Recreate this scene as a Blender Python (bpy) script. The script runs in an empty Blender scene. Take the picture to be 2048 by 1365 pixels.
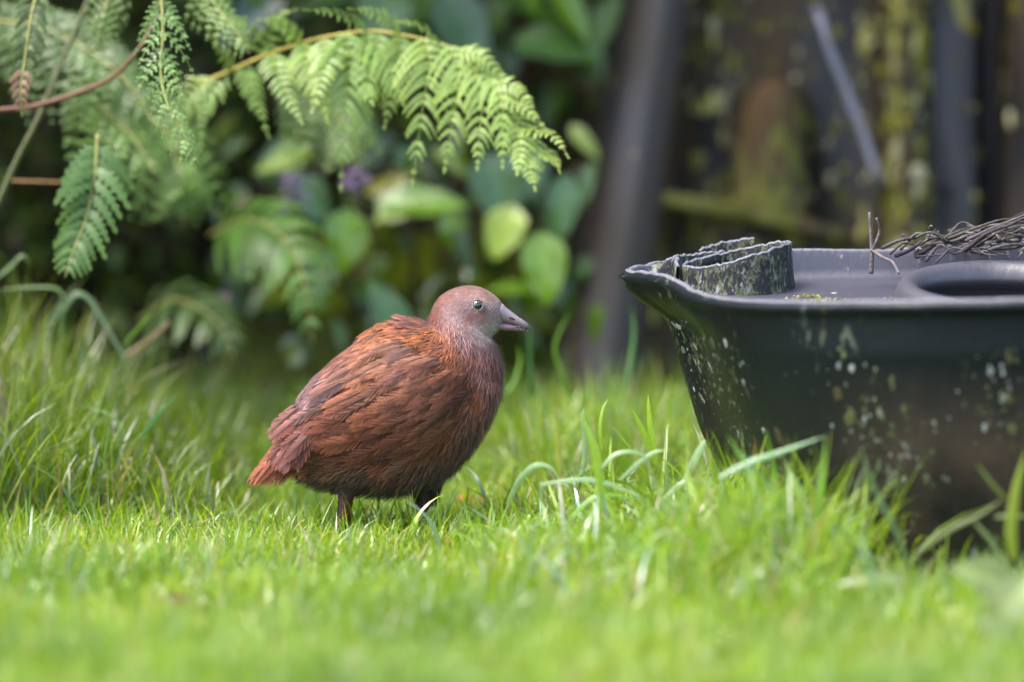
import bpy, math, random
import numpy as np
from mathutils import Vector

rng = np.random.default_rng(7)
random.seed(7)
R = math.radians
scene = bpy.context.scene

# ------------------------------------------------------------------ camera
FPX = 11340.0                                  # focal length in photo pixels (2048 wide)
CAM = np.array([0.0, -8.4, 0.95])
PITCH = math.atan((682.5 + 202.0) / FPX)
cam_data = bpy.data.cameras.new('camera')
cam = bpy.data.objects.new('camera', cam_data)
scene.collection.objects.link(cam)
cam.location = CAM
cam.rotation_euler = (math.pi / 2 - PITCH, 0, 0)
cam_data.sensor_width = 36.0
cam_data.lens = FPX * 36.0 / 2048.0
cam_data.clip_start = 0.1
cam_data.clip_end = 500.0
cam_data.dof.use_dof = True
cam_data.dof.focus_distance = 8.36
cam_data.dof.aperture_fstop = 1.25
cam_data.dof.aperture_blades = 0
scene.camera = cam

# ------------------------------------------------------------------ sky, sun, exposure
SUN_EL, SUN_AZ = R(62), R(248)                 # azimuth measured clockwise from +Y
world = bpy.data.worlds.new('World')
scene.world = world
world.use_nodes = True
wn = world.node_tree.nodes
bg = wn['Background']
sky = wn.new('ShaderNodeTexSky')
sky.sky_type = 'NISHITA'
sky.sun_disc = False
sky.sun_elevation = SUN_EL
sky.sun_rotation = SUN_AZ
sky.dust_density = 3.0
sky.air_density = 1.0
sky.ozone_density = 1.0
world.node_tree.links.new(sky.outputs[0], bg.inputs[0])
bg.inputs[1].default_value = 0.15
sun_data = bpy.data.lights.new('sun', 'SUN')
sun_data.energy = 1.4
sun_data.angle = R(30)
sun_data.color = (1.0, 0.98, 0.95)
sun = bpy.data.objects.new('sun', sun_data)
scene.collection.objects.link(sun)
sd = Vector((math.sin(SUN_AZ) * math.cos(SUN_EL), math.cos(SUN_AZ) * math.cos(SUN_EL), math.sin(SUN_EL)))
sun.rotation_euler = sd.to_track_quat('Z', 'Y').to_euler()
sun.location = (0, 0, 6)
vs = scene.view_settings
vs.view_transform = 'Standard'
vs.look = 'None'
vs.exposure = 2.15
vs.gamma = 1.0
vs.use_curve_mapping = False
scene.cycles.max_bounces = 6
scene.cycles.diffuse_bounces = 3
scene.cycles.glossy_bounces = 3
scene.cycles.transmission_bounces = 5
scene.cycles.caustics_refractive = False
scene.cycles.caustics_reflective = False
scene.cycles.transparent_max_bounces = 8

# ------------------------------------------------------------------ helpers
FWD = np.array([0, math.cos(PITCH), -math.sin(PITCH)])
UP = np.array([0, math.sin(PITCH), math.cos(PITCH)])
RT = np.array([1.0, 0, 0])


def P(px, py, y=0.0):
    """world point at depth plane y that stands where the photograph shows it"""
    d = FWD + RT * ((px - 1024.0) / FPX) + UP * ((682.5 - py) / FPX)
    return CAM + d * ((y - CAM[1]) / d[1])


def PA(pts, y=None):
    return np.array([P(p[0], p[1], p[2] if y is None else y) for p in pts])


def pix(w):
    """photo pixel of world points (n,3)"""
    r = np.asarray(w) - CAM
    f = r @ FWD
    return 1024.0 + FPX * (r @ RT) / f, 682.5 - FPX * (r @ UP) / f


def lin(rgb):
    c = np.asarray(rgb, float) / 255.0
    return np.where(c <= 0.04045, c / 12.92, ((c + 0.055) / 1.055) ** 2.4)


def nrm(v):
    return v / np.maximum(np.linalg.norm(v, axis=-1, keepdims=True), 1e-9)


def catmull(pts, n, closed=False):
    pts = np.asarray(pts, float)
    m = len(pts)
    if closed:
        t = np.arange(n) * m / n
        i = np.floor(t).astype(int)
        f = (t - i)[:, None]
        a, b, c, d = (pts[(i + k) % m] for k in (-1, 0, 1, 2))
    else:
        t = np.linspace(0, m - 1, n)
        i = np.minimum(np.floor(t).astype(int), m - 2)
        f = (t - i)[:, None]
        g = np.vstack([2 * pts[0] - pts[1], pts, 2 * pts[-1] - pts[-2]])
        a, b, c, d = (g[i + k] for k in (0, 1, 2, 3))
    return 0.5 * (2 * b + (c - a) * f + (2 * a - 5 * b + 4 * c - d) * f ** 2 + (3 * b - a - 3 * c + d) * f ** 3)


class MB:
    """collects vertices, faces (tris and quads) and point colours for one mesh"""
    def __init__(self):
        self.v, self.q, self.t, self.c, self.n = [], [], [], [], 0

    def add(self, V, quads=None, tris=None, col=(1, 1, 1)):
        V = np.asarray(V, float).reshape(-1, 3)
        self.v.append(V)
        if quads is not None and len(quads):
            self.q.append(np.asarray(quads, int).reshape(-1, 4) + self.n)
        if tris is not None and len(tris):
            self.t.append(np.asarray(tris, int).reshape(-1, 3) + self.n)
        C = np.asarray(col, float)
        if C.ndim == 1:
            C = np.tile(C, (len(V), 1))
        self.c.append(C)
        self.n += len(V)
        return self

    def grid(self, G, closed_u=False, closed_v=False, col=(1, 1, 1)):
        G = np.asarray(G, float)
        a, b = G.shape[:2]
        I = np.arange(a * b).reshape(a, b)
        if closed_u:
            I = np.vstack([I, I[:1]])
        if closed_v:
            I = np.hstack([I, I[:, :1]])
        q = np.stack([I[:-1, :-1], I[:-1, 1:], I[1:, 1:], I[1:, :-1]], -1).reshape(-1, 4)
        C = np.asarray(col, float)
        return self.add(G.reshape(-1, 3), q, None, C.reshape(-1, 3) if C.ndim == 3 else C)

    def tube(self, path, rad, seg=8, col=(1, 1, 1), cap=True):
        path = np.asarray(path, float)
        n = len(path)
        rad = np.broadcast_to(np.asarray(rad, float), (n,))
        T = nrm(np.gradient(path, axis=0))
        ref = np.array([0.13, 0.21, 0.97])
        if abs((T @ ref)).mean() > 0.85:
            ref = np.array([0.1, 0.98, 0.1])
        A = nrm(np.cross(T, ref)); B = np.cross(T, A)
        th = np.linspace(0, 2 * math.pi, seg, endpoint=False)
        G = path[:, None] + rad[:, None, None] * (np.cos(th)[None, :, None] * A[:, None] + np.sin(th)[None, :, None] * B[:, None])
        base = self.n
        self.grid(G, closed_v=True, col=col)
        if cap:
            for e, k in ((0, 0), (n - 1, 1)):
                c0 = self.n
                cc = col if np.asarray(col).ndim == 1 else np.asarray(col).reshape(n, -1, 3)[e, 0]
                self.v.append(path[e][None]); self.c.append(np.asarray(cc, float)[None]); self.n += 1
                i = base + e * seg + np.arange(seg)
                j = base + e * seg + (np.arange(seg) + 1) % seg
                tr = np.stack([np.full(seg, c0), j, i] if k == 0 else [np.full(seg, c0), i, j], -1)
                self.t.append(tr)
        return self

    def arrays(self):
        V = np.vstack(self.v); C = np.vstack(self.c)
        q = np.vstack(self.q) if self.q else np.zeros((0, 4), int)
        t = np.vstack(self.t) if self.t else np.zeros((0, 3), int)
        return V, q, t, C

    def build(self, name, mat, parent=None, base=None, smooth=True, **tags):
        V, q, t, C = self.arrays()
        return mesh_obj(name, V, q, t, C, mat, parent, base, smooth, **tags)


def mesh_obj(name, V, q, t, C, mat, parent=None, base=None, smooth=True, **tags):
    off = np.zeros(3)
    if parent is not None:
        off = world_loc(parent)
    elif base is not None:
        off = np.asarray(base, float)
    me = bpy.data.meshes.new(name)
    V = (V - off).astype(np.float32)
    nv, nq, nt = len(V), len(q), len(t)
    me.vertices.add(nv)
    me.vertices.foreach_set('co', V.ravel())
    me.loops.add(nq * 4 + nt * 3)
    me.loops.foreach_set('vertex_index', np.concatenate([q.ravel(), t.ravel()]).astype(np.int32))
    me.polygons.add(nq + nt)
    ls = np.concatenate([np.arange(nq) * 4, nq * 4 + np.arange(nt) * 3]).astype(np.int32)
    me.polygons.foreach_set('loop_start', ls)
    me.polygons.foreach_set('use_smooth', np.full(nq + nt, smooth))
    at = me.attributes.new('Col', 'FLOAT_COLOR', 'POINT')
    at.data.foreach_set('color', np.hstack([C, np.ones((nv, 1))]).astype(np.float32).ravel())
    me.update(calc_edges=True)
    me.validate()
    if mat is not None:
        me.materials.append(mat)
    o = bpy.data.objects.new(name, me)
    scene.collection.objects.link(o)
    if parent is not None:
        o.parent = parent
    else:
        o.location = off
    for k, v in tags.items():
        o[k] = v
    return o


def world_loc(o):
    l = np.array(o.location)
    while o.parent is not None:
        o = o.parent
        l = l + np.array(o.location)
    return l


def thing(name, loc, label, category, group=None):
    o = bpy.data.objects.new(name, None)
    o.empty_display_size = 0.05
    scene.collection.objects.link(o)
    o.location = tuple(loc)
    o['label'] = label
    o['category'] = category
    if group:
        o['group'] = group
    return o


# ------------------------------------------------------------------ materials
def new_mat(name):
    m = bpy.data.materials.new(name)
    m.use_nodes = True
    nt = m.node_tree
    return m, nt, nt.nodes, nt.links, nt.nodes['Principled BSDF']


def attr_col(n, l, amount=0.25, scale=60.0, coord='Object'):
    """point colour with a fine brightness mottling"""
    a = n.new('ShaderNodeAttribute'); a.attribute_name = 'Col'
    tc = n.new('ShaderNodeTexCoord')
    nz = n.new('ShaderNodeTexNoise'); nz.inputs['Scale'].default_value = scale; nz.inputs['Detail'].default_value = 4
    l.new(tc.outputs[coord], nz.inputs['Vector'])
    mr = n.new('ShaderNodeMapRange')
    mr.inputs[1].default_value = 0.25; mr.inputs[2].default_value = 0.75
    mr.inputs[3].default_value = 1 - amount; mr.inputs[4].default_value = 1 + amount
    l.new(nz.outputs['Fac'], mr.inputs[0])
    mx = n.new('ShaderNodeMix'); mx.data_type = 'RGBA'; mx.blend_type = 'MULTIPLY'
    mx.inputs[0].default_value = 1.0
    l.new(a.outputs['Color'], mx.inputs[6]); l.new(mr.outputs[0], mx.inputs[7])
    return mx.outputs[2], nz.outputs['Fac'], tc


def leaf_mat(name, rough=0.45, trans=0.35, spec=0.4, mott=0.2, scale=60.0, tint=(1.0, 1.0, 0.55)):
    m, nt, n, l, p = new_mat(name)
    c, f, tc = attr_col(n, l, mott, scale)
    l.new(c, p.inputs['Base Color'])
    p.inputs['Roughness'].default_value = rough
    p.inputs['Specular IOR Level'].default_value = spec
    tr = n.new('ShaderNodeBsdfTranslucent')
    tm = n.new('ShaderNodeMix'); tm.data_type = 'RGBA'; tm.blend_type = 'MULTIPLY'
    tm.inputs[0].default_value = 1.0; tm.inputs[7].default_value = (tint[0] * 1.6, tint[1] * 1.6, tint[2] * 1.6, 1)
    l.new(c, tm.inputs[6]); l.new(tm.outputs[2], tr.inputs['Color'])
    ms = n.new('ShaderNodeMixShader'); ms.inputs[0].default_value = trans
    l.new(p.outputs[0], ms.inputs[1]); l.new(tr.outputs[0], ms.inputs[2])
    l.new(ms.outputs[0], n['Material Output'].inputs['Surface'])
    return m


def col_mat(name, rough=0.6, spec=0.4, mott=0.2, scale=60.0, bump=0.0, bscale=200.0, sheen=0.0, coat=0.0):
    m, nt, n, l, p = new_mat(name)
    c, f, tc = attr_col(n, l, mott, scale)
    l.new(c, p.inputs['Base Color'])
    p.inputs['Roughness'].default_value = rough
    p.inputs['Specular IOR Level'].default_value = spec
    p.inputs['Sheen Weight'].default_value = sheen
    p.inputs['Sheen Roughness'].default_value = 0.5
    p.inputs['Coat Weight'].default_value = coat
    p.inputs['Coat Roughness'].default_value = 0.05
    if bump:
        nz = n.new('ShaderNodeTexNoise'); nz.inputs['Scale'].default_value = bscale; nz.inputs['Detail'].default_value = 5
        l.new(tc.outputs['Object'], nz.inputs['Vector'])
        b = n.new('ShaderNodeBump'); b.inputs['Strength'].default_value = bump; b.inputs['Distance'].default_value = 0.004
        l.new(nz.outputs['Fac'], b.inputs['Height']); l.new(b.outputs[0], p.inputs['Normal'])
    return m


def weathered_plastic(name, base, film, spots, film_amt=0.5, tint=(0.062, 0.056, 0.060), fl=(0.38, 0.66), rough=0.35, spot_scale=28.0, film_scale=3.0, cover=0.5, spec=0.2):
    """black plastic with a brownish algae film and lichen spots"""
    m, nt, n, l, p = new_mat(name)
    tc = n.new('ShaderNodeTexCoord')
    a = n.new('ShaderNodeAttribute'); a.attribute_name = 'Col'     # r: film, g: lichen cover, b: bare plastic tint and painted-in sheen
    sp = n.new('ShaderNodeSeparateColor'); l.new(a.outputs['Color'], sp.inputs[0])
    st = n.new('ShaderNodeMapping'); st.inputs['Scale'].default_value = (1, 1, 0.45)
    l.new(tc.outputs['Object'], st.inputs['Vector'])
    nz = n.new('ShaderNodeTexNoise'); nz.inputs['Scale'].default_value = film_scale; nz.inputs['Detail'].default_value = 6; nz.inputs['Roughness'].default_value = 0.65
    l.new(st.outputs[0], nz.inputs['Vector'])
    fr = n.new('ShaderNodeMapRange'); fr.inputs[1].default_value = fl[0]; fr.inputs[2].default_value = fl[1]
    l.new(nz.outputs['Fac'], fr.inputs[0])
    fm = n.new('ShaderNodeMath'); fm.operation = 'MULTIPLY'; l.new(fr.outputs[0], fm.inputs[0]); l.new(sp.outputs[0], fm.inputs[1])
    fm2 = n.new('ShaderNodeMath'); fm2.operation = 'MULTIPLY'; fm2.inputs[1].default_value = film_amt; l.new(fm.outputs[0], fm2.inputs[0])
    m1 = n.new('ShaderNodeMix'); m1.data_type = 'RGBA'
    m0 = n.new('ShaderNodeMix'); m0.data_type = 'RGBA'
    m0.inputs[6].default_value = (*base, 1); m0.inputs[7].default_value = (*tint, 1)
    l.new(sp.outputs[2], m0.inputs[0]); l.new(m0.outputs[2], m1.inputs[6]); m1.inputs[7].default_value = (*film, 1)
    l.new(fm2.outputs[0], m1.inputs[0])
    # lichen: warped noise thresholds at two sizes
    n2 = n.new('ShaderNodeTexNoise'); n2.inputs['Scale'].default_value = spot_scale; n2.inputs['Detail'].default_value = 7; n2.inputs['Roughness'].default_value = 0.6
    n2.inputs['Distortion'].default_value = 0.3
    l.new(st.outputs[0], n2.inputs['Vector'])
    n3 = n.new('ShaderNodeTexNoise'); n3.inputs['Scale'].default_value = spot_scale * 0.18; n3.inputs['Detail'].default_value = 3
    l.new(st.outputs[0], n3.inputs['Vector'])
    ad = n.new('ShaderNodeMath'); ad.operation = 'MULTIPLY_ADD'; ad.inputs[1].default_value = 0.55
    l.new(n3.outputs['Fac'], ad.inputs[0]); l.new(n2.outputs['Fac'], ad.inputs[2])
    cv = n.new('ShaderNodeMath'); cv.operation = 'MULTIPLY_ADD'; cv.inputs[1].default_value = 0.35
    l.new(sp.outputs[1], cv.inputs[0]); l.new(ad.outputs[0], cv.inputs[2])
    lr = n.new('ShaderNodeMapRange'); lr.inputs[1].default_value = 1.17 - 0.3 * cover; lr.inputs[2].default_value = 1.25 - 0.3 * cover
    l.new(cv.outputs[0], lr.inputs[0])
    rp = n.new('ShaderNodeValToRGB')
    rp.color_ramp.elements[0].position = 0.3; rp.color_ramp.elements[0].color = (*spots[0], 1)
    rp.color_ramp.elements[1].position = 0.7; rp.color_ramp.elements[1].color = (*spots[2], 1)
    e = rp.color_ramp.elements.new(0.5); e.color = (*spots[1], 1)
    n4 = n.new('ShaderNodeTexNoise'); n4.inputs['Scale'].default_value = spot_scale * 0.4; n4.inputs['Detail'].default_value = 3
    l.new(tc.outputs['Object'], n4.inputs['Vector']); l.new(n4.outputs['Fac'], rp.inputs[0])
    m2 = n.new('ShaderNodeMix'); m2.data_type = 'RGBA'
    l.new(lr.outputs[0], m2.inputs[0]); l.new(m1.outputs[2], m2.inputs[6]); l.new(rp.outputs[0], m2.inputs[7])
    l.new(m2.outputs[2], p.inputs['Base Color'])
    rr = n.new('ShaderNodeMapRange'); rr.inputs[3].default_value = rough; rr.inputs[4].default_value = 0.9
    mxm = n.new('ShaderNodeMath'); mxm.operation = 'MAXIMUM'; l.new(lr.outputs[0], mxm.inputs[0]); l.new(fm2.outputs[0], mxm.inputs[1])
    p.inputs['Specular IOR Level'].default_value = spec
    l.new(mxm.outputs[0], rr.inputs[0]); l.new(rr.outputs[0], p.inputs['Roughness'])
    b = n.new('ShaderNodeBump'); b.inputs['Strength'].default_value = 0.5; b.inputs['Distance'].default_value = 0.003
    sm = n.new('ShaderNodeMath'); sm.operation = 'ADD'; l.new(lr.outputs[0], sm.inputs[0]); l.new(n2.outputs['Fac'], sm.inputs[1])
    l.new(sm.outputs[0], b.inputs['Height']); l.new(b.outputs[0], p.inputs['Normal'])
    return m


M_grass = leaf_mat('grass_blade', rough=0.3, trans=0.42, spec=0.8, mott=0.12, scale=120, tint=(1.0, 1.05, 0.4))
M_fern = leaf_mat('fern_leaf', rough=0.42, trans=0.33, spec=0.5, mott=0.15, scale=150, tint=(1, 1.05, 0.4))
M_leaf = leaf_mat('glossy_leaf', rough=0.22, trans=0.28, spec=0.7, mott=0.18, scale=35, tint=(1, 1.05, 0.35))
M_under = leaf_mat('undergrowth_leaf', rough=0.5, trans=0.2, spec=0.35, mott=0.25, scale=30, tint=(1, 1, 0.5))
M_stem = col_mat('plant_stem', rough=0.55, mott=0.25, scale=80, bump=0.3)
M_petal = leaf_mat('flower_petal', rough=0.6, trans=0.25, spec=0.2, mott=0.15, scale=80, tint=(1, 1, 1))
M_moss = col_mat('moss', rough=0.95, spec=0.1, mott=0.45, scale=45, bump=1.0, bscale=160)
M_soil = col_mat('soil', rough=0.95, spec=0.1, mott=0.5, scale=14, bump=1.0, bscale=60)
M_feather = col_mat('feather', rough=0.62, spec=0.25, mott=0.22, scale=260, sheen=0.12)
M_skin = col_mat('beak_horn', rough=0.42, spec=0.45, mott=0.22, scale=420, bump=0.25, bscale=500)
M_scale = col_mat('leg_scale', rough=0.3, spec=0.5, mott=0.35, scale=300, bump=0.7, bscale=420)
M_eye = col_mat('eye_wet', rough=0.12, spec=0.6, mott=0.25, scale=500, coat=1.0)
M_wood = col_mat('dead_wood', rough=0.8, spec=0.2, mott=0.4, scale=90, bump=0.6, bscale=200)
M_metal = col_mat('weathered_rod', rough=0.4, spec=0.6, mott=0.3, scale=40, bump=0.2)
M_lichen = col_mat('lichen', rough=0.95, spec=0.1, mott=0.35, scale=200, bump=0.5, bscale=300)
M_tub = weathered_plastic('tub_plastic', (0.005, 0.0075, 0.009), (0.052, 0.036, 0.021),
                          [(0.035, 0.045, 0.018), (0.06, 0.07, 0.04), (0.12, 0.13, 0.11)], film_amt=1.0, rough=0.36, spot_scale=60, film_scale=3.6, cover=0.20, fl=(0.30, 0.62))
M_tank = weathered_plastic('tank_plastic', (0.007, 0.007, 0.009), (0.095, 0.050, 0.011),
                           [(0.06, 0.06, 0.008), (0.10, 0.10, 0.015), (0.15, 0.15, 0.05)], film_amt=0.9, rough=0.42, spot_scale=46, film_scale=6.0, cover=0.38, spec=0.3)
m, nt_, n_, l_, p_ = new_mat('dew_water')
p_.inputs['Base Color'].default_value = (1, 1, 1, 1); p_.inputs['Roughness'].default_value = 0.02
p_.inputs['Transmission Weight'].default_value = 1.0; p_.inputs['IOR'].default_value = 1.33
M_dew = m

# ------------------------------------------------------------------ ground and bank (setting)
b = MB()
gx = np.concatenate([np.linspace(-120, -3, 14), np.linspace(-2.8, 2.8, 71), np.linspace(3, 120, 14)])
gy = np.concatenate([np.linspace(-60, -3.2, 14), np.linspace(-3.0, 3.2, 78), np.linspace(3.4, 150, 14)])
X, Y = np.meshgrid(gx, gy, indexing='ij')
Zg = 0.006 * np.sin(X * 5.1 + 0.4) * np.sin(Y * 4.3) + 0.004 * np.sin(X * 11 + Y * 9) - 0.004
G = np.stack([X, Y, Zg], -1)
gc = np.empty(G.shape); gc[:] = (0.030, 0.036, 0.012)
b.grid(G, col=gc)
b.build('ground', M_soil, kind='structure')


def gz(x, y):
    return 0.006 * np.sin(x * 5.1 + 0.4) * np.sin(y * 4.3) + 0.004 * np.sin(x * 11 + y * 9) - 0.004


b = MB()
ux = np.linspace(-9, 9, 120); tz = np.linspace(0, 1, 30)
X, T = np.meshgrid(ux, tz, indexing='ij')
bumpy = 0.12 * np.sin(X * 3.1 + T * 5) + 0.07 * np.sin(X * 7.7 - T * 9) + 0.05 * np.sin(X * 15 + T * 21)
G = np.stack([X, 2.95 + T * 1.2 + bumpy, T * 2.6 - 0.1 + bumpy * 0.3], -1)
b.grid(G, col=(0.022, 0.016, 0.009))
b.build('earth_bank', M_soil, kind='structure')

# ------------------------------------------------------------------ black plastic tub
def closed_loop(pts, n):
    return catmull(np.array(pts, float), n, closed=True)


# rim: photo pixel x, y and depth; the last column is how far the lip overhangs the hull there
rim_ctl = [(1250, 541, -0.06, 1.0), (1290, 548, -0.13, 0.9), (1338, 556, -0.20, 0.6), (1382, 582, -0.27, 0.35), (1440, 599, -0.36, 0.2),
           (1520, 605, -0.45, 0.1), (1640, 607, -0.53, 0.0), (1800, 605, -0.60, 0.0), (1950, 603, -0.63, 0.0), (2130, 600, -0.64, 0.0),
           (2330, 590, -0.60, 0.0), (2500, 570, -0.45, 0.0), (2570, 530, -0.2, 0.0), (2520, 490, 0.05, 0.0), (2350, 474, 0.15, 0.0),
           (2150, 474, 0.15, 0.0), (2048, 481, 0.12, 0.0), (1930, 491, 0.10, 0.0), (1840, 498, 0.09, 0.0), (1740, 503, 0.08, 0.0),
           (1640, 502, 0.07, 0.0), (1540, 503, 0.06, 0.1), (1440, 512, 0.05, 0.3), (1360, 520, 0.03, 0.6), (1295, 529, 0.0, 0.9)]
NR = 220
rc = closed_loop(rim_ctl, NR)
rim = np.array([P(a[0], a[1], a[2]) for a in rc])
jag = rng.normal(0, 1, NR)
jag = np.convolve(np.tile(jag, 3), np.ones(3) / 3, 'same')[NR:2 * NR]
rim[:, 2] += 0.0017 * jag * (0.4 + rc[:, 3])
over = np.clip(rc[:, 3], 0, 1)
cen = P(2010, 600, -0.24)
tub_base = np.array([cen[0], cen[1], 0.0])
tub = thing('plastic_tub', tub_base, 'weathered black plastic tub with a flared broken lip at the right, behind long grass', 'tub')
lvl = np.concatenate([np.linspace(0, 0.3, 16), np.linspace(0.34, 1, 20)])
outd = nrm((rim - cen)[:, :2])
Gw, Cw = [], []
leftness = np.clip(-outd[:, 0], 0, 1) ** 2
for s in lvl:
    z = rim[:, 2] * (1 - s)
    lipin = over * np.interp(s, [0, .065, .095, .125, .16, .19, .25, 1], [0, .001, .014, .032, .054, .064, .067, .068])
    hull = np.interp(s, [0, .18, .29, .42, .57, .67, .77, .92, 1], [0, .003, .014, .030, .050, .070, .094, .130, .160]) * (0.55 + 0.45 * leftness)
    bulge = -0.012 * np.exp(-((s - 0.02) / 0.012) ** 2)
    r = lipin + hull + bulge
    pt = rim.copy()
    pt[:, :2] -= outd * r[:, None]
    pt[:, 2] = z - 0.012 * (s == 1)
    Gw.append(pt)
    film = np.full(NR, np.clip((s - 0.22) * 3.2, 0, 1.0)) * np.clip((pt[:, 0] - 0.38) * 7, 0.25, 1.5)
    lich = np.clip(0.55 - 0.5 * s, 0, 1) + 0.35 * np.clip(over, 0, 1) + 0.25 * np.clip(1 - np.abs(pt[:, 0] - 0.42) * 6, 0, 1) - 0.15
    Cw.append(np.stack([film, np.clip(lich, 0, 1), film * 0], -1))
b = MB(); b.grid(np.array(Gw), closed_v=True, col=np.array(Cw))
b.build('outer_wall', M_tub, tub)
# rim edge: a rounded band 8 mm thick
th = np.linspace(0, math.pi, 7)
Gr = []
tk = 0.0045
for a in th:
    pt = rim.copy()
    pt[:, :2] += outd * (math.cos(a) * tk - tk)[..., None] if np.ndim(a) else outd * (math.cos(a) * tk - tk)
    pt[:, 2] += math.sin(a) * tk * 0.8
    Gr.append(pt)
Gr = np.array(Gr)
inner_edge = Gr[-1]
b = MB(); b.grid(Gr, closed_v=True, col=(0.1, 0.0, 0))
M_rim = col_mat('rim_plastic', rough=0.5, spec=0.5, mott=0.4, scale=220, bump=0.6, bscale=300)
Cr = np.empty(Gr.shape); Cr[:] = (0.12, 0.112, 0.128)  # pale lavender colour paints a highlight along the rim
b = MB(); b.grid(Gr, closed_v=True, col=Cr)
b.build('rim', M_rim, tub)
# inner side and deck: drops 3.5 cm behind the rim, then runs almost flat to the middle
Gd, Cd = [], []
deck_z = 0.372
inn = [(0.0, 0.0), (0.006, 0.25), (0.010, 0.6), (0.016, 0.85), (0.030, 0.97), (0.05, 1.0)]
for o_, f_ in inn:
    pt = inner_edge.copy()
    pt[:, :2] -= outd * o_
    pt[:, 2] = inner_edge[:, 2] * (1 - f_) + (deck_z + 0.012 * outd[:, 1]) * f_
    Gd.append(pt)
    Cd.append(np.stack([np.full(NR, 0.05), np.full(NR, 0.35 + 0.4 * (f_ < 0.7)) * (0.6 + 0.6 * leftness), np.zeros(NR)], -1))
last = Gd[-1].copy()
dc = np.array([cen[0], cen[1] + 0.02, deck_z])
for k in np.linspace(0.06, 1, 40):
    pt = last * (1 - k) + dc * k
    pt[:, 2] += 0.004 * np.sin(pt[:, 0] * 22) * np.sin(pt[:, 1] * 17) * (1 - k)
    Gd.append(pt)
    g_ = np.clip(0.55 - np.abs(pt[:, 0] - 0.46) * 4, 0, 1)
    Cd.append(np.stack([np.full(NR, 0.1), g_, np.zeros(NR)], -1))
b = MB(); b.grid(np.array(Gd), closed_v=True, col=np.array(Cd))
hc = P(2010, 566, -0.24)
_V = np.array(Gd).reshape(-1, 3); _ct = _V[b.q[0]].mean(1)
b.q[0] = b.q[0][((_ct[:, 0] - hc[0]) / 0.142) ** 2 + ((_ct[:, 1] - hc[1]) / 0.165) ** 2 > 1.04 ** 2]
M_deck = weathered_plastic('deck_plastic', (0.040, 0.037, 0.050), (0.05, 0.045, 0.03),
                           [(0.2, 0.22, 0.05), (0.3, 0.31, 0.2), (0.5, 0.5, 0.48)], film_amt=0.4, rough=0.42, spot_scale=55, film_scale=4, cover=0.25, spec=0.6)  # lighter lavender base stands in for sky sheen on the deck
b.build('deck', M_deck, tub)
M_collar = weathered_plastic('collar_plastic', (0.012, 0.013, 0.016), (0.05, 0.045, 0.02),
                             [(0.05, 0.055, 0.018), (0.09, 0.10, 0.06), (0.20, 0.21, 0.19)], film_amt=0.6, rough=0.4, spot_scale=210, film_scale=9, cover=0.47)


def wall_strip(name, top, base_z, closed, n, flare=0.008, t=0.005):
    """thin standing plastic wall: a top edge given in the photo, walls going down to the deck"""
    T = catmull(PA(top), n, closed=closed)
    j = rng.normal(0, 1, n); T[:, 2] += 0.0009 * j
    tan = nrm(np.gradient(T, axis=0) if not closed else np.roll(T, -1, 0) - np.roll(T, 1, 0))
    side = nrm(np.cross(tan, [0, 0, 1.0]))
    rows = []
    for k in range(7):                       # outer side up
        f = k / 6
        pt = T + side * (t * 0.5 + flare * (1 - f) ** 2)
        pt[:, 2] = base_z * (1 - f) + T[:, 2] * f
        rows.append(pt)
    pt = T.copy(); pt[:, 2] += t * 0.45; rows.append(pt)
    for k in range(7):
        f = 1 - k / 6
        pt = T - side * (t * 0.5 - flare * 0 * (1 - f))
        pt[:, 2] = base_z * (1 - f) + T[:, 2] * f
        rows.append(pt)
    G = np.array(rows)
    C = np.empty(G.shape); C[:] = (0.5, 0.75, 0)
    bb = MB(); bb.grid(G, closed_v=closed, col=C)
    o = bb.build(name, M_collar, tub)
    # pale cut edge along the top
    e = MB()
    rows = []
    for a in np.linspace(0, math.pi, 5):
        pt = T + side * (math.cos(a) * t * 0.56); pt[:, 2] = pt[:, 2] + math.sin(a) * t * 0.5 + 0.0006
        rows.append(pt)
    Ge = np.array(rows); Ce = np.empty(Ge.shape); Ce[:] = (0.12, 0.115, 0.125)
    e.grid(Ge, closed_v=closed, col=Ce)
    e.build('top_edge', M_rim, o)
    return o


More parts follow.
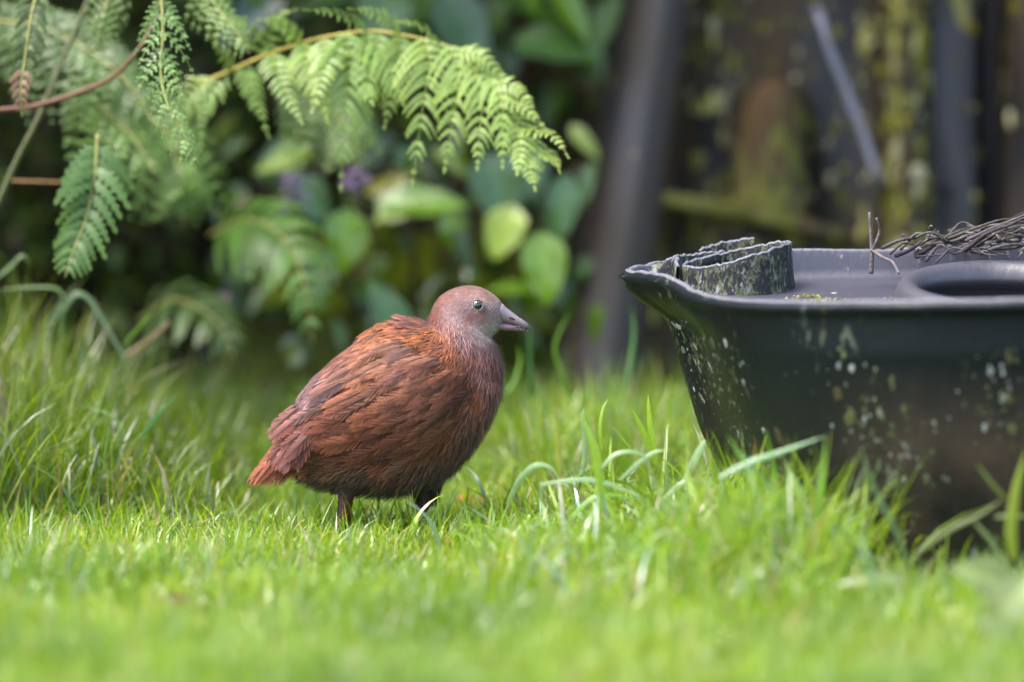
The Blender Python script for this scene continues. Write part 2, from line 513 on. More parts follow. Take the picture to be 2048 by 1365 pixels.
wall_strip('collar', [(1368, 533, -0.06), (1400, 537, -0.10), (1450, 530, -0.13), (1500, 514, -0.13), (1550, 498, -0.10), (1580, 489, -0.03),
                      (1570, 486, 0.01), (1530, 491, 0.02), (1470, 504, 0.02), (1420, 515, 0.0), (1385, 524, -0.02)], 0.360, True, 90)
wall_strip('collar', [(1332, 523, 0.0), (1348, 516, 0.0), (1362, 514, 0.02), (1380, 512, 0.03), (1420, 508, 0.04), (1450, 505, 0.05)], 0.372, False, 40)
wall_strip('collar', [(1398, 506, 0.05), (1404, 500, 0.05), (1425, 493, 0.06), (1460, 485, 0.07), (1508, 479, 0.07)], 0.38, False, 40)
wall_strip('collar', [(1345, 523, -0.01), (1356, 519, -0.03), (1352, 526, -0.06), (1356, 536, -0.08)], 0.365, False, 30)
def flecks(parent, G, wt, num, rmin, rsc, cols, name, closed=True):
    nu, nv = G.shape[:2]
    bb = MB()
    G2_ = np.concatenate([G, G[:, :1]], 1) if closed else G
    ar = np.linalg.norm(np.cross(G2_[1:, :-1] - G2_[:-1, :-1], G2_[:-1, 1:] - G2_[:-1, :-1]), axis=-1)
    w_ = wt[:-1, :ar.shape[1]] * ar; w_ = w_ / w_.sum()
    for k in rng.choice(w_.size, num, p=w_.ravel()):
        i, j = divmod(k, ar.shape[1])
        f, g = rng.random(2)
        a_, b_, c_, d_ = G2_[i, j], G2_[i + 1, j], G2_[i, j + 1], G2_[i + 1, j + 1]
        p0 = (a_ * (1 - f) + b_ * f) * (1 - g) + (c_ * (1 - f) + d_ * f) * g
        e1 = nrm(c_ - a_); e2 = nrm(b_ - a_); nn = nrm(np.cross(e1, e2))
        if nn @ (p0 - cen) < 0: nn = -nn
        r_ = rng.gamma(1.6, rsc) + rmin
        a = np.linspace(0, 6.283, 7, endpoint=False) + rng.uniform(0, 6)
        rr_ = r_ * rng.uniform(0.5, 1.35, 7)
        ring = p0 + e1 * (rr_ * np.cos(a) * 0.8)[:, None] + e2 * (rr_ * np.sin(a) * 1.25)[:, None] + nn * 0.0002
        bb.add(np.vstack([ring, (p0 + nn * (0.0006 + r_ * 0.12))[None]]), None, [[q, (q + 1) % 7, 7] for q in range(7)], np.asarray(cols[rng.integers(0, len(cols))]) * rng.uniform(0.6, 1.2))
    bb.build(name, M_lichen, parent, kind='stuff')


Gwa = np.array(Gw)
sN = np.linspace(0, 1, len(lvl))
patch = np.clip(np.sin(Gwa[..., 0] * 23 + 2.0) * np.sin(Gwa[..., 2] * 17 + Gwa[..., 0] * 9) + 0.35, 0.03, 1.5)
patch[:8] = 0
patch = patch * np.where(Gwa[..., 0] < 0.50, 1.6, 0.8) * np.clip(1.25 - Gwa[..., 2] * 1.2, 0.2, 2)
flecks(tub, Gwa, patch, 3400, 0.0004, 0.0015, [(0.08, 0.095, 0.045), (0.13, 0.14, 0.095), (0.07, 0.075, 0.03), (0.24, 0.25, 0.23), (0.045, 0.05, 0.02), (0.07, 0.06, 0.03)], 'lichen')
# raised oval hatch ring with a dark hole
hc = P(2010, 566, -0.24)
b = MB()
na = 72
ph = np.linspace(0, 2 * math.pi, na, endpoint=False)
prof = [(1.13, -0.030), (1.12, 0.0), (1.10, 0.024), (1.06, 0.038), (1.0, 0.044), (0.94, 0.040), (0.90, 0.031), (0.87, 0.019), (0.885, 0.008), (0.97, 0.003), (1.0, -0.03), (1.0, -0.16)]
rows = []
for f_, z_ in prof:
    lift = 0.012 * (0.5 + 0.5 * np.sin(ph))
    rows.append(np.stack([hc[0] + 0.142 * f_ * np.cos(ph), hc[1] + 0.165 * f_ * np.sin(ph), deck_z + 0.004 + (z_ * (0.12 + 0.88 * lift / 0.012) if z_ > 0 else np.full(na, z_))], -1))
Gh = np.array(rows)
Ch = np.empty(Gh.shape); Ch[:] = (0.05, 0.1, 0.55)  # the tint paints a lavender sky sheen onto the ring
b.grid(Gh, closed_v=True, col=Ch)
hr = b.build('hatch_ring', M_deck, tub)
# moss crumbs and debris on the deck by the collar
b = MB()
for k in range(130):
    px_ = rng.normal(1625, 26) if k < 90 else rng.uniform(1600, 1790)
    py_ = rng.uniform(584, 598)
    p0 = P(px_, py_, -0.36 + (598 - py_) * 0.018); p0[2] = 0.373
    r_ = rng.uniform(0.0015, 0.005) * (1 if k < 90 else 0.6)
    th = rng.uniform(0, 6.28)
    oct_ = np.array([[1, 0, 0], [0, 1, 0], [-1, 0, 0], [0, -1, 0], [0, 0, 1.0], [0, 0, -1]]) * r_ * rng.uniform(0.6, 1.3, (6, 3)) + p0
    c_ = [(0.10, 0.12, 0.015), (0.14, 0.14, 0.03), (0.2, 0.18, 0.14), (0.08, 0.045, 0.015)][rng.integers(0, 4)]
    b.add(oct_, None, [[0, 1, 4], [1, 2, 4], [2, 3, 4], [3, 0, 4], [1, 0, 5], [2, 1, 5], [3, 2, 5], [0, 3, 5]], c_)
b.build('moss_crumbs', M_lichen, tub, kind='stuff')

# ------------------------------------------------------------------ leaning black tank behind the tub
tank_base = P(1650, 800, 1.6); tank_base[2] = 0
tank = thing('plastic_tank', tank_base, 'tall black ribbed plastic tank streaked with brown algae and yellow lichen, behind the tub', 'tank')
colm = [  # bottom px (at ground), top px (at y=-150), depth, film, lichen
    (1075, 1262, 1.75, .3, .0), (1100, 1272, 1.58, .3, .1), (1145, 1305, 1.50, .35, .1), (1200, 1350, 1.48, .3, .05), (1258, 1398, 1.52, .4, .1), (1295, 1425, 1.60, .7, .4),
    (1350, 1455, 1.63, .9, .6), (1420, 1480, 1.64, .8, .6), (1500, 1540, 1.64, 1., .4), (1590, 1600, 1.64, .6, .3), (1640, 1640, 1.63, .3, .3), (1700, 1690, 1.62, .3, .5),
    (1760, 1750, 1.60, .5, .7), (1785, 1790, 1.53, .6, 1.), (1820, 1815, 1.50, .6, 1.), (1858, 1850, 1.52, .3, .8), (1872, 1868, 1.585, .0, .1), (1915, 1905, 1.575, .0, .25),
    (1955, 1945, 1.585, .1, .3), (1972, 1966, 1.66, .2, .0), (1992, 2000, 1.66, .2, .0), (2002, 2020, 1.54, .5, .2), (2060, 2070, 1.50, .5, .2), (2120, 2130, 1.54, .4, .2), (2140, 2150, 1.64, .3, .3), (2300, 2300, 1.66, .3, .3), (2600, 2560, 1.7, .3, .3)]
cm_ = np.array(colm)
cs = np.vstack([catmull(cm_[i:i + 2], 5)[:-1] for i in range(len(cm_) - 1)] + [cm_[-1:]])
nz_ = 40
Gt, Ct = [], []
for f in np.linspace(0, 1, nz_):
    pxs = cs[:, 0] * (1 - f) + cs[:, 1] * f
    py_ = 835 * (1 - f) + (-400) * f
    pxs = cs[:, 0] + (cs[:, 1] - cs[:, 0]) * (835 - py_) / (835 + 150)
    row = np.array([P(a, py_, d + 0.10 * f) for a, d in zip(pxs, cs[:, 2])])
    row[:, 1] += 0.006 * np.sin(row[:, 0] * 31 + f * 14)
    if f == 0:
        row[:, 2] = -0.02
    Gt.append(row)
    streak = 0.7 + 0.3 * np.sin(cs[:, 0] * 0.11)
    tint_ = np.where(cs[:, 0] < 1290, np.exp(-((cs[:, 0] - 1190) / 75) ** 2), np.where((cs[:, 0] > 1866) & (cs[:, 0] < 1962), 0.55, 0.0))  # paler plastic on the post; on the strip, a painted sky reflection
    Ct.append(np.stack([cs[:, 3], cs[:, 4] * streak, tint_], -1))
b = MB(); b.grid(np.array(Gt), col=np.array(Ct))
tw = b.build('ribbed_wall', M_tank, tank)
sol = tw.modifiers.new('thick', 'SOLIDIFY'); sol.thickness = 0.012; sol.offset = -1
# rounded-top boss on the wall
b = MB()
bt = catmull(PA([(1548, 148, 1.625), (1546, 230, 1.615), (1543, 330, 1.61), (1538, 440, 1.60)]), 20)
rows, rc_ = [], []
for k, p0 in enumerate(bt):
    f = k / 19
    w = 0.062 * math.sqrt(max(0.0, 1 - max(0, 1 - f / 0.28) ** 2)) * (0.85 + 0.25 * f) + 0.002
    a = np.linspace(-math.pi / 2, math.pi / 2, 13)
    rows.append(np.stack([p0[0] + w * np.sin(a), p0[1] - 0.045 * np.cos(a) * min(1, w / 0.05), np.full(13, p0[2])], -1))
    c_ = np.empty((13, 3)); c_[:] = (1.0, 0.35 + 0.65 * min(1, f * 1.3) if f > 0.2 else 0.0, 0); rc_.append(c_)
b.grid(np.array(rows), col=np.array(rc_)); b.build('boss', M_tank, tank)
# mossy ledge across the wall
b = MB()
lp = catmull(PA([(1255, 392, 1.60), (1340, 402, 1.58), (1450, 420, 1.57), (1550, 440, 1.57), (1650, 466, 1.58), (1700, 480, 1.6)]), 30)
b.tube(lp, 0.016, 10, col=(1.0, 0.95, 0)); b.build('ledge', M_tank, tank)
# bolt head
b = MB()
bp = P(1893, 372, 1.57)
b.tube(np.array([bp + [0, 0.03, 0], bp, bp - [0, 0.012, 0], bp - [0, 0.014, 0]]), [0.010, 0.010, 0.010, 0.006], 10, col=(0.2, 0.2, 0)); b.build('bolt', M_tank, tank)
# lichen flecks standing proud of the wall
b = MB()
Gta = np.array(Gt); nc = Gta.shape[1]
fleck_w = np.clip(np.array(Ct)[:, :, 1], 0.02, 1)
wts = (fleck_w[:-1, :-1] ** 1.6) * np.linalg.norm(Gta[:-1, 1:] - Gta[:-1, :-1], axis=-1); wts = wts / wts.sum()
idx = rng.choice(wts.size, 1900, p=wts.ravel())
for k in idx:
    i, j = divmod(k, nc - 1)
    f, g = rng.random(2)
    p0 = (Gta[i, j] * (1 - f) + Gta[i + 1, j] * f) * (1 - g) + (Gta[i, j + 1] * (1 - f) + Gta[i + 1, j + 1] * f) * g
    r_ = rng.gamma(2.0, 0.0019) + 0.0012
    m_ = 6
    a = np.linspace(0, 6.283, m_, endpoint=False) + rng.uniform(0, 6)
    e1 = nrm(Gta[i, j + 1] - Gta[i, j]); nn = nrm(np.cross(e1, [0, 0, 1.0])); nn = nn if nn[1] < 0 else -nn
    rr = r_ * rng.uniform(0.6, 1.3, m_)
    ring = p0 + e1 * (rr * np.cos(a))[:, None] + np.array([0, 0, 1.0]) * (rr * np.sin(a) * rng.uniform(0.8, 2.6))[:, None] + nn * 0.001
    top = p0 + nn * (r_ * 0.5 + 0.002)
    c_ = lin([(150, 145, 60), (165, 158, 95), (120, 125, 45), (180, 172, 135), (115, 105, 35)][rng.integers(0, 5)]) * rng.uniform(0.3, 1.0)
    b.add(np.vstack([ring, top[None]]), None, [[q, (q + 1) % m_, m_] for q in range(m_)], c_)
b.build('lichen', M_lichen, tank, kind='stuff')

b = MB()
rp_ = catmull(PA([(1640, 20, 1.40), (1652, 80, 1.40), (1690, 175, 1.41), (1728, 275, 1.42), (1755, 355, 1.43), (1760, 372, 1.50), (1760, 374, 1.62)]), 40)
rp_[:3, 1] += [0.16, 0.08, 0.02]
b.tube(rp_, 0.0075, 10, col=(0.17, 0.16, 0.2))
b.build('handle_rod', M_metal, tank, label='thin diagonal lavender grey rod')

# ------------------------------------------------------------------ dead twigs on the tub
def twig(path, r0, r1, col, n=16):
    bb = MB(); p_ = catmull(path, n); bb.tube(p_, np.linspace(r0, r1, n), 6, col=col); return bb


t1 = thing('dead_twig', P(1742, 545, -0.05), 'forked pale grey dead twig standing upright on the tub rim', 'twig')
c_ = (0.12, 0.10, 0.095)
twig(PA([(1742, 548, -0.05), (1744, 510, -0.05), (1742, 470, -0.05), (1739, 425, -0.05)]), 0.0035, 0.0022, c_).build('stem', M_wood, t1)
twig(PA([(1744, 505, -0.05), (1752, 485, -0.06), (1759, 462, -0.06), (1753, 437, -0.07)]), 0.003, 0.0018, c_).build('side_branch', M_wood, t1)
twig(PA([(1743, 500, -0.05), (1765, 515, -0.08), (1785, 525, -0.1), (1798, 548, -0.12)]), 0.003, 0.002, c_).build('side_branch', M_wood, t1)
t2 = thing('dried_vine_tangle', P(1930, 500, 0.08), 'tangle of dry grey vine stems lying along the tub back rim', 'dry vines')
for k in range(26):
    x0 = rng.uniform(1760, 1980); y0 = rng.uniform(492, 516); yy = rng.uniform(-0.1, 0.16)
    x1 = x0 + rng.uniform(120, 300); y1 = y0 - rng.uniform(12, 78) * (x1 - 1760) / 350
    pts = []
    for f in np.linspace(0, 1, 6):
        pts.append((x0 + (x1 - x0) * f, y0 + (y1 - y0) * f ** 0.8 - 14 * math.sin(f * 3.1) + rng.normal(0, 8), yy + rng.normal(0, 0.03)))
    g = rng.uniform(0.02, 0.10)
    twig(PA(pts), rng.uniform(0.0012, 0.0044), 0.0008, (g, g * rng.uniform(0.75, 0.95), g * rng.uniform(0.6, 0.9)), 18).build('vine_stem', M_wood, t2)
bb = MB()
for k in range(60):
    p0 = P(rng.uniform(1800, 2100), rng.uniform(455, 505), rng.uniform(-0.05, 0.14))
    d = nrm(rng.normal(0, 1, 3)) * rng.uniform(0.008, 0.025)
    bb.tube(np.array([p0, p0 + d * 0.5 + rng.normal(0, 0.002, 3), p0 + d]), [0.0022, 0.0016, 0.0007], 5, col=(0.13, 0.115, 0.11))
bb.build('broken_twiglets', M_wood, t2, kind='stuff')

# ------------------------------------------------------------------ bird
ST = [  # top px, bottom px, half width in metres: sections from tail root to the beak base
    ((586, 866), (606, 918), .016), ((588, 842), (612, 938), .034), ((594, 816), (630, 952), .055), ((610, 786), (672, 963), .074),
    ((640, 750), (725, 969), .090), ((680, 716), (780, 975), .100), ((722, 686), (836, 966), .105), ((764, 657), (888, 944), .105),
    ((805, 645), (932, 902), .099), ((838, 644), (966, 852), .087), ((856, 648), (990, 800), .070), ((862, 642), (1002, 752), .056),
    ((864, 626), (1001, 714), .0475), ((872, 606), (994, 692), .0440), ((886, 590), (987, 682), .0415), ((908, 578), (985, 677), .0390),
    ((936, 572), (987, 672), .0345), ((962, 576), (994, 665), .0282), ((983, 587), (1001, 658), .0205), ((999, 601), (1005, 651), .0128), ((1006, 614), (1007, 645), .007)]
NS, NV = 130, 72
top = catmull(np.array([P(*s[0]) for s in ST]), NS)
bot = catmull(np.array([P(*s[1]) for s in ST]), NS)
wid = catmull(np.array([[s[2]] for s in ST]), NS)[:, 0]
vv = np.linspace(0, 2 * math.pi, NV, endpoint=False)


def superc(a, e):
    return np.sign(a) * np.abs(a) ** e


cenb = (top + bot) / 2; axb = (top - bot) / 2
SB = cenb[:, None] + axb[:, None] * superc(np.cos(vv), 0.92)[None, :, None] + np.array([0, -1.0, 0]) * (wid[:, None] * superc(np.sin(vv), 0.92)[None])[..., None]
# slight lobes so the body is not a perfect loft: shoulder of the folded wing and thigh
uu = np.linspace(0, 1, NS)
wing_bulge = np.exp(-((uu[:, None] - 0.42) / 0.17) ** 2) * np.exp(-((np.abs(np.where(vv > math.pi, 2 * math.pi - vv, vv))[None] - 1.35) / 0.55) ** 2)
SB[..., 1] += -np.sign(np.sin(vv))[None] * wing_bulge * 0.012
dU = nrm(np.gradient(SB, axis=0))
dV = nrm(np.roll(SB, -1, 1) - np.roll(SB, 1, 1))
NB = nrm(np.cross(dU, dV))
out = SB - cenb[:, None]
NB = np.where((np.sum(NB * out, -1) < 0)[..., None], -NB, NB)
FL = -dU                                                        # feathers run from the beak to the tail

COLS = [(940, 577, 146, 100, 85), (905, 590, 144, 96, 81), (880, 612, 142, 91, 75), (868, 635, 146, 86, 70), (970, 585, 156, 108, 94), (985, 598, 165, 122, 106),
        (985, 612, 200, 172, 156), (968, 600, 192, 158, 138), (950, 594, 178, 140, 124), (925, 598, 152, 112, 104), (935, 612, 150, 116, 112), (972, 617, 108, 80, 76), (985, 621, 160, 130, 120), (999, 618, 182, 152, 140),
        (905, 620, 158, 124, 118), (911, 634, 176, 142, 130), (918, 646, 162, 126, 114), (900, 640, 160, 112, 100), (885, 650, 148, 96, 82), (945, 630, 150, 104, 94), (965, 632, 164, 116, 98), (940, 648, 162, 126, 116),
        (960, 650, 184, 160, 146), (975, 655, 192, 168, 148), (990, 662, 205, 190, 165), (925, 662, 146, 114, 108), (945, 668, 152, 126, 120), (965, 668, 166, 144, 130), (905, 668, 142, 92, 80), (890, 672, 150, 84, 48), (960, 710, 140, 92, 82), (940, 700, 136, 84, 62), (930, 682, 138, 98, 90),
        (960, 690, 128, 92, 88), (980, 694, 126, 86, 80), (900, 690, 145, 85, 55),
        (1000, 740, 146, 96, 84), (985, 800, 130, 88, 77), (955, 860, 104, 74, 64), (965, 730, 140, 92, 80),
        (900, 930, 80, 62, 55), (800, 960, 70, 57, 53), (700, 955, 70, 58, 53), (640, 955, 74, 62, 50), (815, 652, 164, 94, 48), (870, 668, 166, 93, 40), (905, 705, 152, 84, 36), (930, 735, 128, 68, 28),
        (945, 770, 140, 80, 45), (760, 690, 158, 96, 62), (700, 735, 145, 92, 72), (640, 770, 132, 98, 90), (605, 810, 124, 90, 84), (600, 855, 132, 80, 68), (750, 780, 154, 86, 48),
        (800, 830, 144, 80, 50), (860, 790, 154, 94, 68), (700, 850, 148, 80, 56), (880, 850, 124, 76, 50), (700, 910, 104, 70, 52), (780, 900, 116, 68, 46), (840, 905, 90, 64, 53), (660, 890, 130, 78, 54), (940, 800, 128, 84, 62),
        (750, 945, 72, 58, 54), (860, 955, 72, 58, 54)]
CA = np.array(COLS, float)
CL = lin(CA[:, 2:]) * 0.70
CL[CA[:, 1] > 895] *= 1.75
CL[(CA[:, 0] > 935) & (CA[:, 1] > 700)] *= 1.18
CL[CA[:, 1] < 690] *= 0.86
CL = CL * np.array([0.95, 0.96, 1.03])


def plumage(px_, py_):
    d2 = (np.asarray(px_)[..., None] - CA[:, 0]) ** 2 + (np.asarray(py_)[..., None] - CA[:, 1]) ** 2
    w = 1.0 / (d2 + 22.0) ** 2.1
    return (w[..., None] * CL).sum(-2) / w.sum(-1)[..., None]


mid = SB.copy(); mid[..., 1] = 0.0
mpx, mpy = pix(mid.reshape(-1, 3)); mpx = mpx.reshape(NS, NV); mpy = mpy.reshape(NS, NV)
BC = plumage(mpx, mpy)
bird = thing('bird', (P(770, 1080)[0], 0.0, 0.0), 'plump rusty brown flightless bird with grey face standing on the lawn, facing right', 'bird')
b = MB()
b.grid(SB, closed_v=True, col=BC * 0.9)
for e in (0, NS - 1):
    c0 = SB[e].mean(0)
    i = e * NV + np.arange(NV); j = e * NV + (np.arange(NV) + 1) % NV
    b.v.append(c0[None]); b.c.append(BC[e, :1] * 0.9); b.t.append(np.stack([np.full(NV, b.n), i, j], -1)); b.n += 1
b.build('body', M_feather, bird)

# sampling of the skin
e1 = np.linalg.norm(np.gradient(SB, axis=0), axis=-1); e2 = np.linalg.norm((np.roll(SB, -1, 1) - np.roll(SB, 1, 1)) / 2, axis=-1)
AREA = e1 * e2
EYEP = (955, 611)


def sample(n, weight):
    w = (AREA * weight); w = (w / w.sum()).ravel()
    k = rng.choice(w.size, n, p=w)
    i, j = np.divmod(k, NV)
    fu, fv = rng.random(n) - 0.5, rng.random(n) - 0.5
    i2 = np.clip(i + np.where(fu > 0, 1, -1), 0, NS - 1); j2 = (j + np.where(fv > 0, 1, -1)) % NV
    p0 = SB[i, j] + (SB[i2, j] - SB[i, j]) * np.abs(fu)[:, None] + (SB[i, j2] - SB[i, j]) * np.abs(fv)[:, None]
    return p0, NB[i, j], FL[i, j], i / (NS - 1), vv[j], mpx[i, j] + 0, mpy[i, j] + 0


def feathers(root, d, n, L, W, B, col, dark, lift, curl, light=0.25, bars=None, seed=0):
    """barbed feathers: rachis strip plus barbs on both sides; every feather has the same vertex count"""
    F = len(root)
    d = nrm(d - n * np.sum(d * n, -1, keepdims=True)); s = nrm(np.cross(n, d))
    L = np.broadcast_to(L, F).astype(float); W = np.broadcast_to(W, F).astype(float)
    lift = np.broadcast_to(lift, F).astype(float); curl = np.broadcast_to(curl, F).astype(float)

    def rach(t):
        return root[:, None] + d[:, None] * (L[:, None] * t)[..., None] + n[:, None] * (L[:, None] * (lift[:, None] * t - curl[:, None] * t ** 2))[..., None]
    Vs, Cs = [], []
    tb = np.linspace(0.02, 0.93, B)[None] + rng.uniform(-0.01, 0.01, (F, B))
    dt = 1.0 / B
    prof = np.sin(np.clip(tb * 0.93 + 0.10, 0, 1) ** 0.75 * math.pi) ** 0.6 * 0.95 + 0.08
    al = np.radians(38 - 24 * tb + rng.normal(0, 2.5, (F, B)))
    bl = W[:, None] * prof / np.maximum(np.sin(al), 0.3) * rng.uniform(0.86, 1.08, (F, B))
    for sg in (-1, 1):
        dirb = d[:, None] * np.cos(al)[..., None] + s[:, None] * (sg * np.sin(al))[..., None]
        a0 = rach(tb); a1 = rach(np.minimum(tb + dt * 1.25, 1.0))
        drop = -n[:, None] * (bl * 0.16)[..., None]
        tip = a0 + dirb * bl[..., None] + drop
        tip2 = a1 + dirb * (bl * 0.93)[..., None] + drop
        tip2 = tip + (tip2 - tip) * 0.85
        V = np.stack([a0, a1, tip2, tip], 2)                       # F,B,4,3
        v_ = np.clip(rng.normal(1, 0.15, (F, B)), 0.4, 1.7)[..., None, None]
        cc = np.broadcast_to(col[:, None, None], (F, B, 4, 3)) * v_
        sh = np.ones((F, B, 4, 1))
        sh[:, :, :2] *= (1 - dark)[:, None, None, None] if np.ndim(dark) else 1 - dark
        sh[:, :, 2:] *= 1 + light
        if bars is not None:
            bb_ = (np.sin(tb * bars * 6.283 + rng.uniform(0, 0.4)) > 0.25)[..., None, None]
            sh = np.where(bb_, sh * 0.22, sh)
        Vs.append(V.reshape(F, -1, 3)); Cs.append((cc * sh).reshape(F, -1, 3))
    t5 = np.linspace(0, 1, 5)[None].repeat(F, 0)
    rp = rach(t5) + n[:, None] * 0.0003
    rw = (np.array([.0009, .0008, .0006, .0004, .0002]) * 0.9)[None, :, None]
    Vs.append(np.stack([rp - s[:, None] * rw, rp + s[:, None] * rw], 2).reshape(F, -1, 3))
    Cs.append(np.broadcast_to((col * 0.55)[:, None], (F, 10, 3)))
    V = np.concatenate(Vs, 1); C = np.concatenate(Cs, 1)
    nq = 2 * B
    q = np.arange(nq * 4).reshape(nq, 4)
    base = nq * 4
    qr = np.array([[base + 2 * k, base + 2 * k + 1, base + 2 * k + 3, base + 2 * k + 2] for k in range(4)])
    return V, C, np.vstack([q, qr])


def add_feathers(mb, V, C, q):
    F, nv = V.shape[:2]
    Q = (q[None] + (np.arange(F) * nv)[:, None, None]).reshape(-1, 4)
    mb.add(V.reshape(-1, 3), Q, None, C.reshape(-1, 3))


def strands(mb, root, d, n, L, w, col, lift, curl, tipc=1.15):
    """fine hair-like barbs: three-level tapering strips"""
    F = len(root)
    s = nrm(np.cross(n, d))
    L = np.broadcast_to(L, F)[:, None]; lift = np.broadcast_to(lift, F)[:, None]; curl = np.broadcast_to(curl, F)[:, None]
    w = np.broadcast_to(w, F)[:, None]
    lv = []
    for t, ww in ((0, 1.0), (0.45, 0.9), (0.8, 0.55)):
        c_ = root + d * (L * t) + n * (L * (lift * t - curl * t * t))
        lv += [c_ - s * w * ww * 0.5, c_ + s * w * ww * 0.5]
    lv.append(root + d * L + n * (L * (lift - curl)))
    V = np.stack(lv, 1)
    k = np.arange(F)[:, None] * 7
    q = np.concatenate([k + [[0, 1, 3, 2]], k + [[2, 3, 5, 4]]], 1).reshape(-1, 4)
    t = k + np.array([[4, 5, 6]])
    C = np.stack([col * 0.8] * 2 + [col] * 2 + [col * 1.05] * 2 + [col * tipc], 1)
    mb.add(V.reshape(-1, 3), q, t, C.reshape(-1, 3))


A_near = np.where(vv > math.pi, 2 * math.pi - vv, vv)            # 0 at the back ridge, pi at the belly
UUg = np.broadcast_to(uu[:, None], (NS, NV)); AAg = np.broadcast_to(A_near[None], (NS, NV))
is_head = UUg > 0.60
is_belly = (AAg > 2.05) & (UUg < 0.55)
is_rump = (UUg < 0.2) & (AAg < 1.7)
is_chest = (~is_head) & (~is_belly) & (UUg > 0.47) & (AAg > 1.25)
in_wing = (mpx > 650) & (mpx < 925) & (mpy > 715 - (mpx - 780) * 0.05) & (mpy < 880)
is_body = (~is_head) & (~is_belly) & (~is_rump) & (~is_chest)


def jit(d, n, a):
    s = nrm(np.cross(n, d)); k = rng.normal(0, a, len(d))[:, None]
    return nrm(d * np.cos(k) + s * np.sin(k))


mb = MB()
# head and neck: short velvety feathering
p0, n0, d0, u0, v0, qx, qy = sample(44000, is_head * 1.0 + 0.05 * is_chest)
rx, ry = pix(p0)
keep = ((rx - EYEP[0]) ** 2 + (ry - EYEP[1]) ** 2 > 10.5 ** 2) | (p0[:, 1] > 0)
keep &= ~((u0 > 0.985))
p0, n0, d0, u0, qx, qy = p0[keep], n0[keep], d0[keep], u0[keep], qx[keep], qy[keep]
hl = np.interp(u0, [0.5, 0.6, 0.68, 0.8, 1.0], [0.016, 0.011, 0.0075, 0.005, 0.003])
c = plumage(qx + rng.normal(0, 2.5, len(qx)), qy + rng.normal(0, 2.5, len(qx))) * rng.lognormal(0, 0.28, (len(qx), 1))
strands(mb, p0, jit(d0, n0, 0.25), n0, hl * rng.uniform(0.7, 1.3, len(hl)), rng.uniform(0.0006, 0.0012, len(hl)), c, 0.22, 0.12)
# belly and vent: long loose dark down
p0, n0, d0, u0, v0, qx, qy = sample(15000, (is_belly | ((UUg < 0.12) & (AAg > 1.4))) * 1.0)
d1 = nrm(d0 + np.array([0, 0, -0.45]) + n0 * 0.05)
c = plumage(qx, qy) * rng.lognormal(0.05, 0.5, (len(qx), 1))
strands(mb, p0, jit(d1, n0, 0.35), n0, rng.uniform(0.018, 0.040, len(qx)), rng.uniform(0.0008, 0.0020, len(qx)), c, 0.36, 0.22, 1.6)
# rump: fluffy grey-brown
p0, n0, d0, u0, v0, qx, qy = sample(11000, is_rump * 1.0)
c = plumage(qx, qy) * rng.lognormal(0, 0.4, (len(qx), 1))
strands(mb, p0, jit(d0, n0, 0.4), n0, rng.uniform(0.014, 0.030, len(qx)), rng.uniform(0.0008, 0.0016, len(qx)), c, 0.32, 0.2, 1.35)
# loose barbs all over, for the frayed outline
p0, n0, d0, u0, v0, qx, qy = sample(13000, is_body * np.where(in_wing, 0.2, 0.9) + 0.5 * is_chest + 0.3 * is_belly)
c = plumage(qx, qy) * rng.lognormal(0.05, 0.45, (len(qx), 1))
strands(mb, p0 + n0 * 0.002, jit(d0, n0, 0.3), n0, rng.uniform(0.010, 0.026, len(qx)), rng.uniform(0.0006, 0.0014, len(qx)), c, 0.30, 0.18, 1.4)
mb.build('down', M_feather, bird, kind='stuff')

mb = MB()
# chest: small dark-edged scaly feathers
p0, n0, d0, u0, v0, qx, qy = sample(2600, is_chest * 1.0)
c = plumage(qx, qy) * rng.lognormal(0, 0.16, (len(qx), 1))
Ls = np.interp(u0, [0.45, 0.55, 0.7], [0.026, 0.019, 0.012]) * rng.uniform(0.8, 1.2, len(qx))
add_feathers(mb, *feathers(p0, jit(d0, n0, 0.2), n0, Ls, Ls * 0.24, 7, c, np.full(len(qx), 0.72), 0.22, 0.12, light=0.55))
# back, mantle, flank
p0, n0, d0, u0, v0, qx, qy = sample(3300, is_body * np.where(in_wing, 0.35, 1.0))
c = plumage(qx, qy) * rng.lognormal(0, 0.3, (len(qx), 1))
bl_ = (rng.random(len(qx)) < 0.14) & (qx < 860)
c[bl_] = c[bl_] * [0.45, 0.5, 0.8]
Ls = np.interp(u0, [0.15, 0.4, 0.65], [0.040, 0.038, 0.026]) * rng.uniform(0.75, 1.2, len(qx))
add_feathers(mb, *feathers(p0, jit(d0, n0, 0.12), n0, Ls, Ls * 0.20, 16, c, np.where(rng.random(len(qx)) < 0.5, 0.75, 0.35), 0.12, 0.11, light=0.4))
# flank edge above the belly
p0, n0, d0, u0, v0, qx, qy = sample(900, (is_belly & (AAg < 2.5)) * 1.0)
c = plumage(qx, qy) * rng.lognormal(0, 0.25, (len(qx), 1))
Ls = rng.uniform(0.024, 0.040, len(qx))
add_feathers(mb, *feathers(p0, jit(nrm(d0 + [0, 0, -0.3]), n0, 0.25), n0, Ls, Ls * 0.2, 8, c, np.full(len(qx), 0.6), 0.2, 0.14, light=0.6))
mb.build('contour_feathers', M_feather, bird, kind='stuff')


def surf_at(px_, py_, near=True):
    d2 = (mpx - px_) ** 2 + (mpy - py_) ** 2 + np.where((np.sin(vv)[None] > -0.01) == near, 0, 1e9)
    k = np.argmin(d2); return np.unravel_index(k, d2.shape)


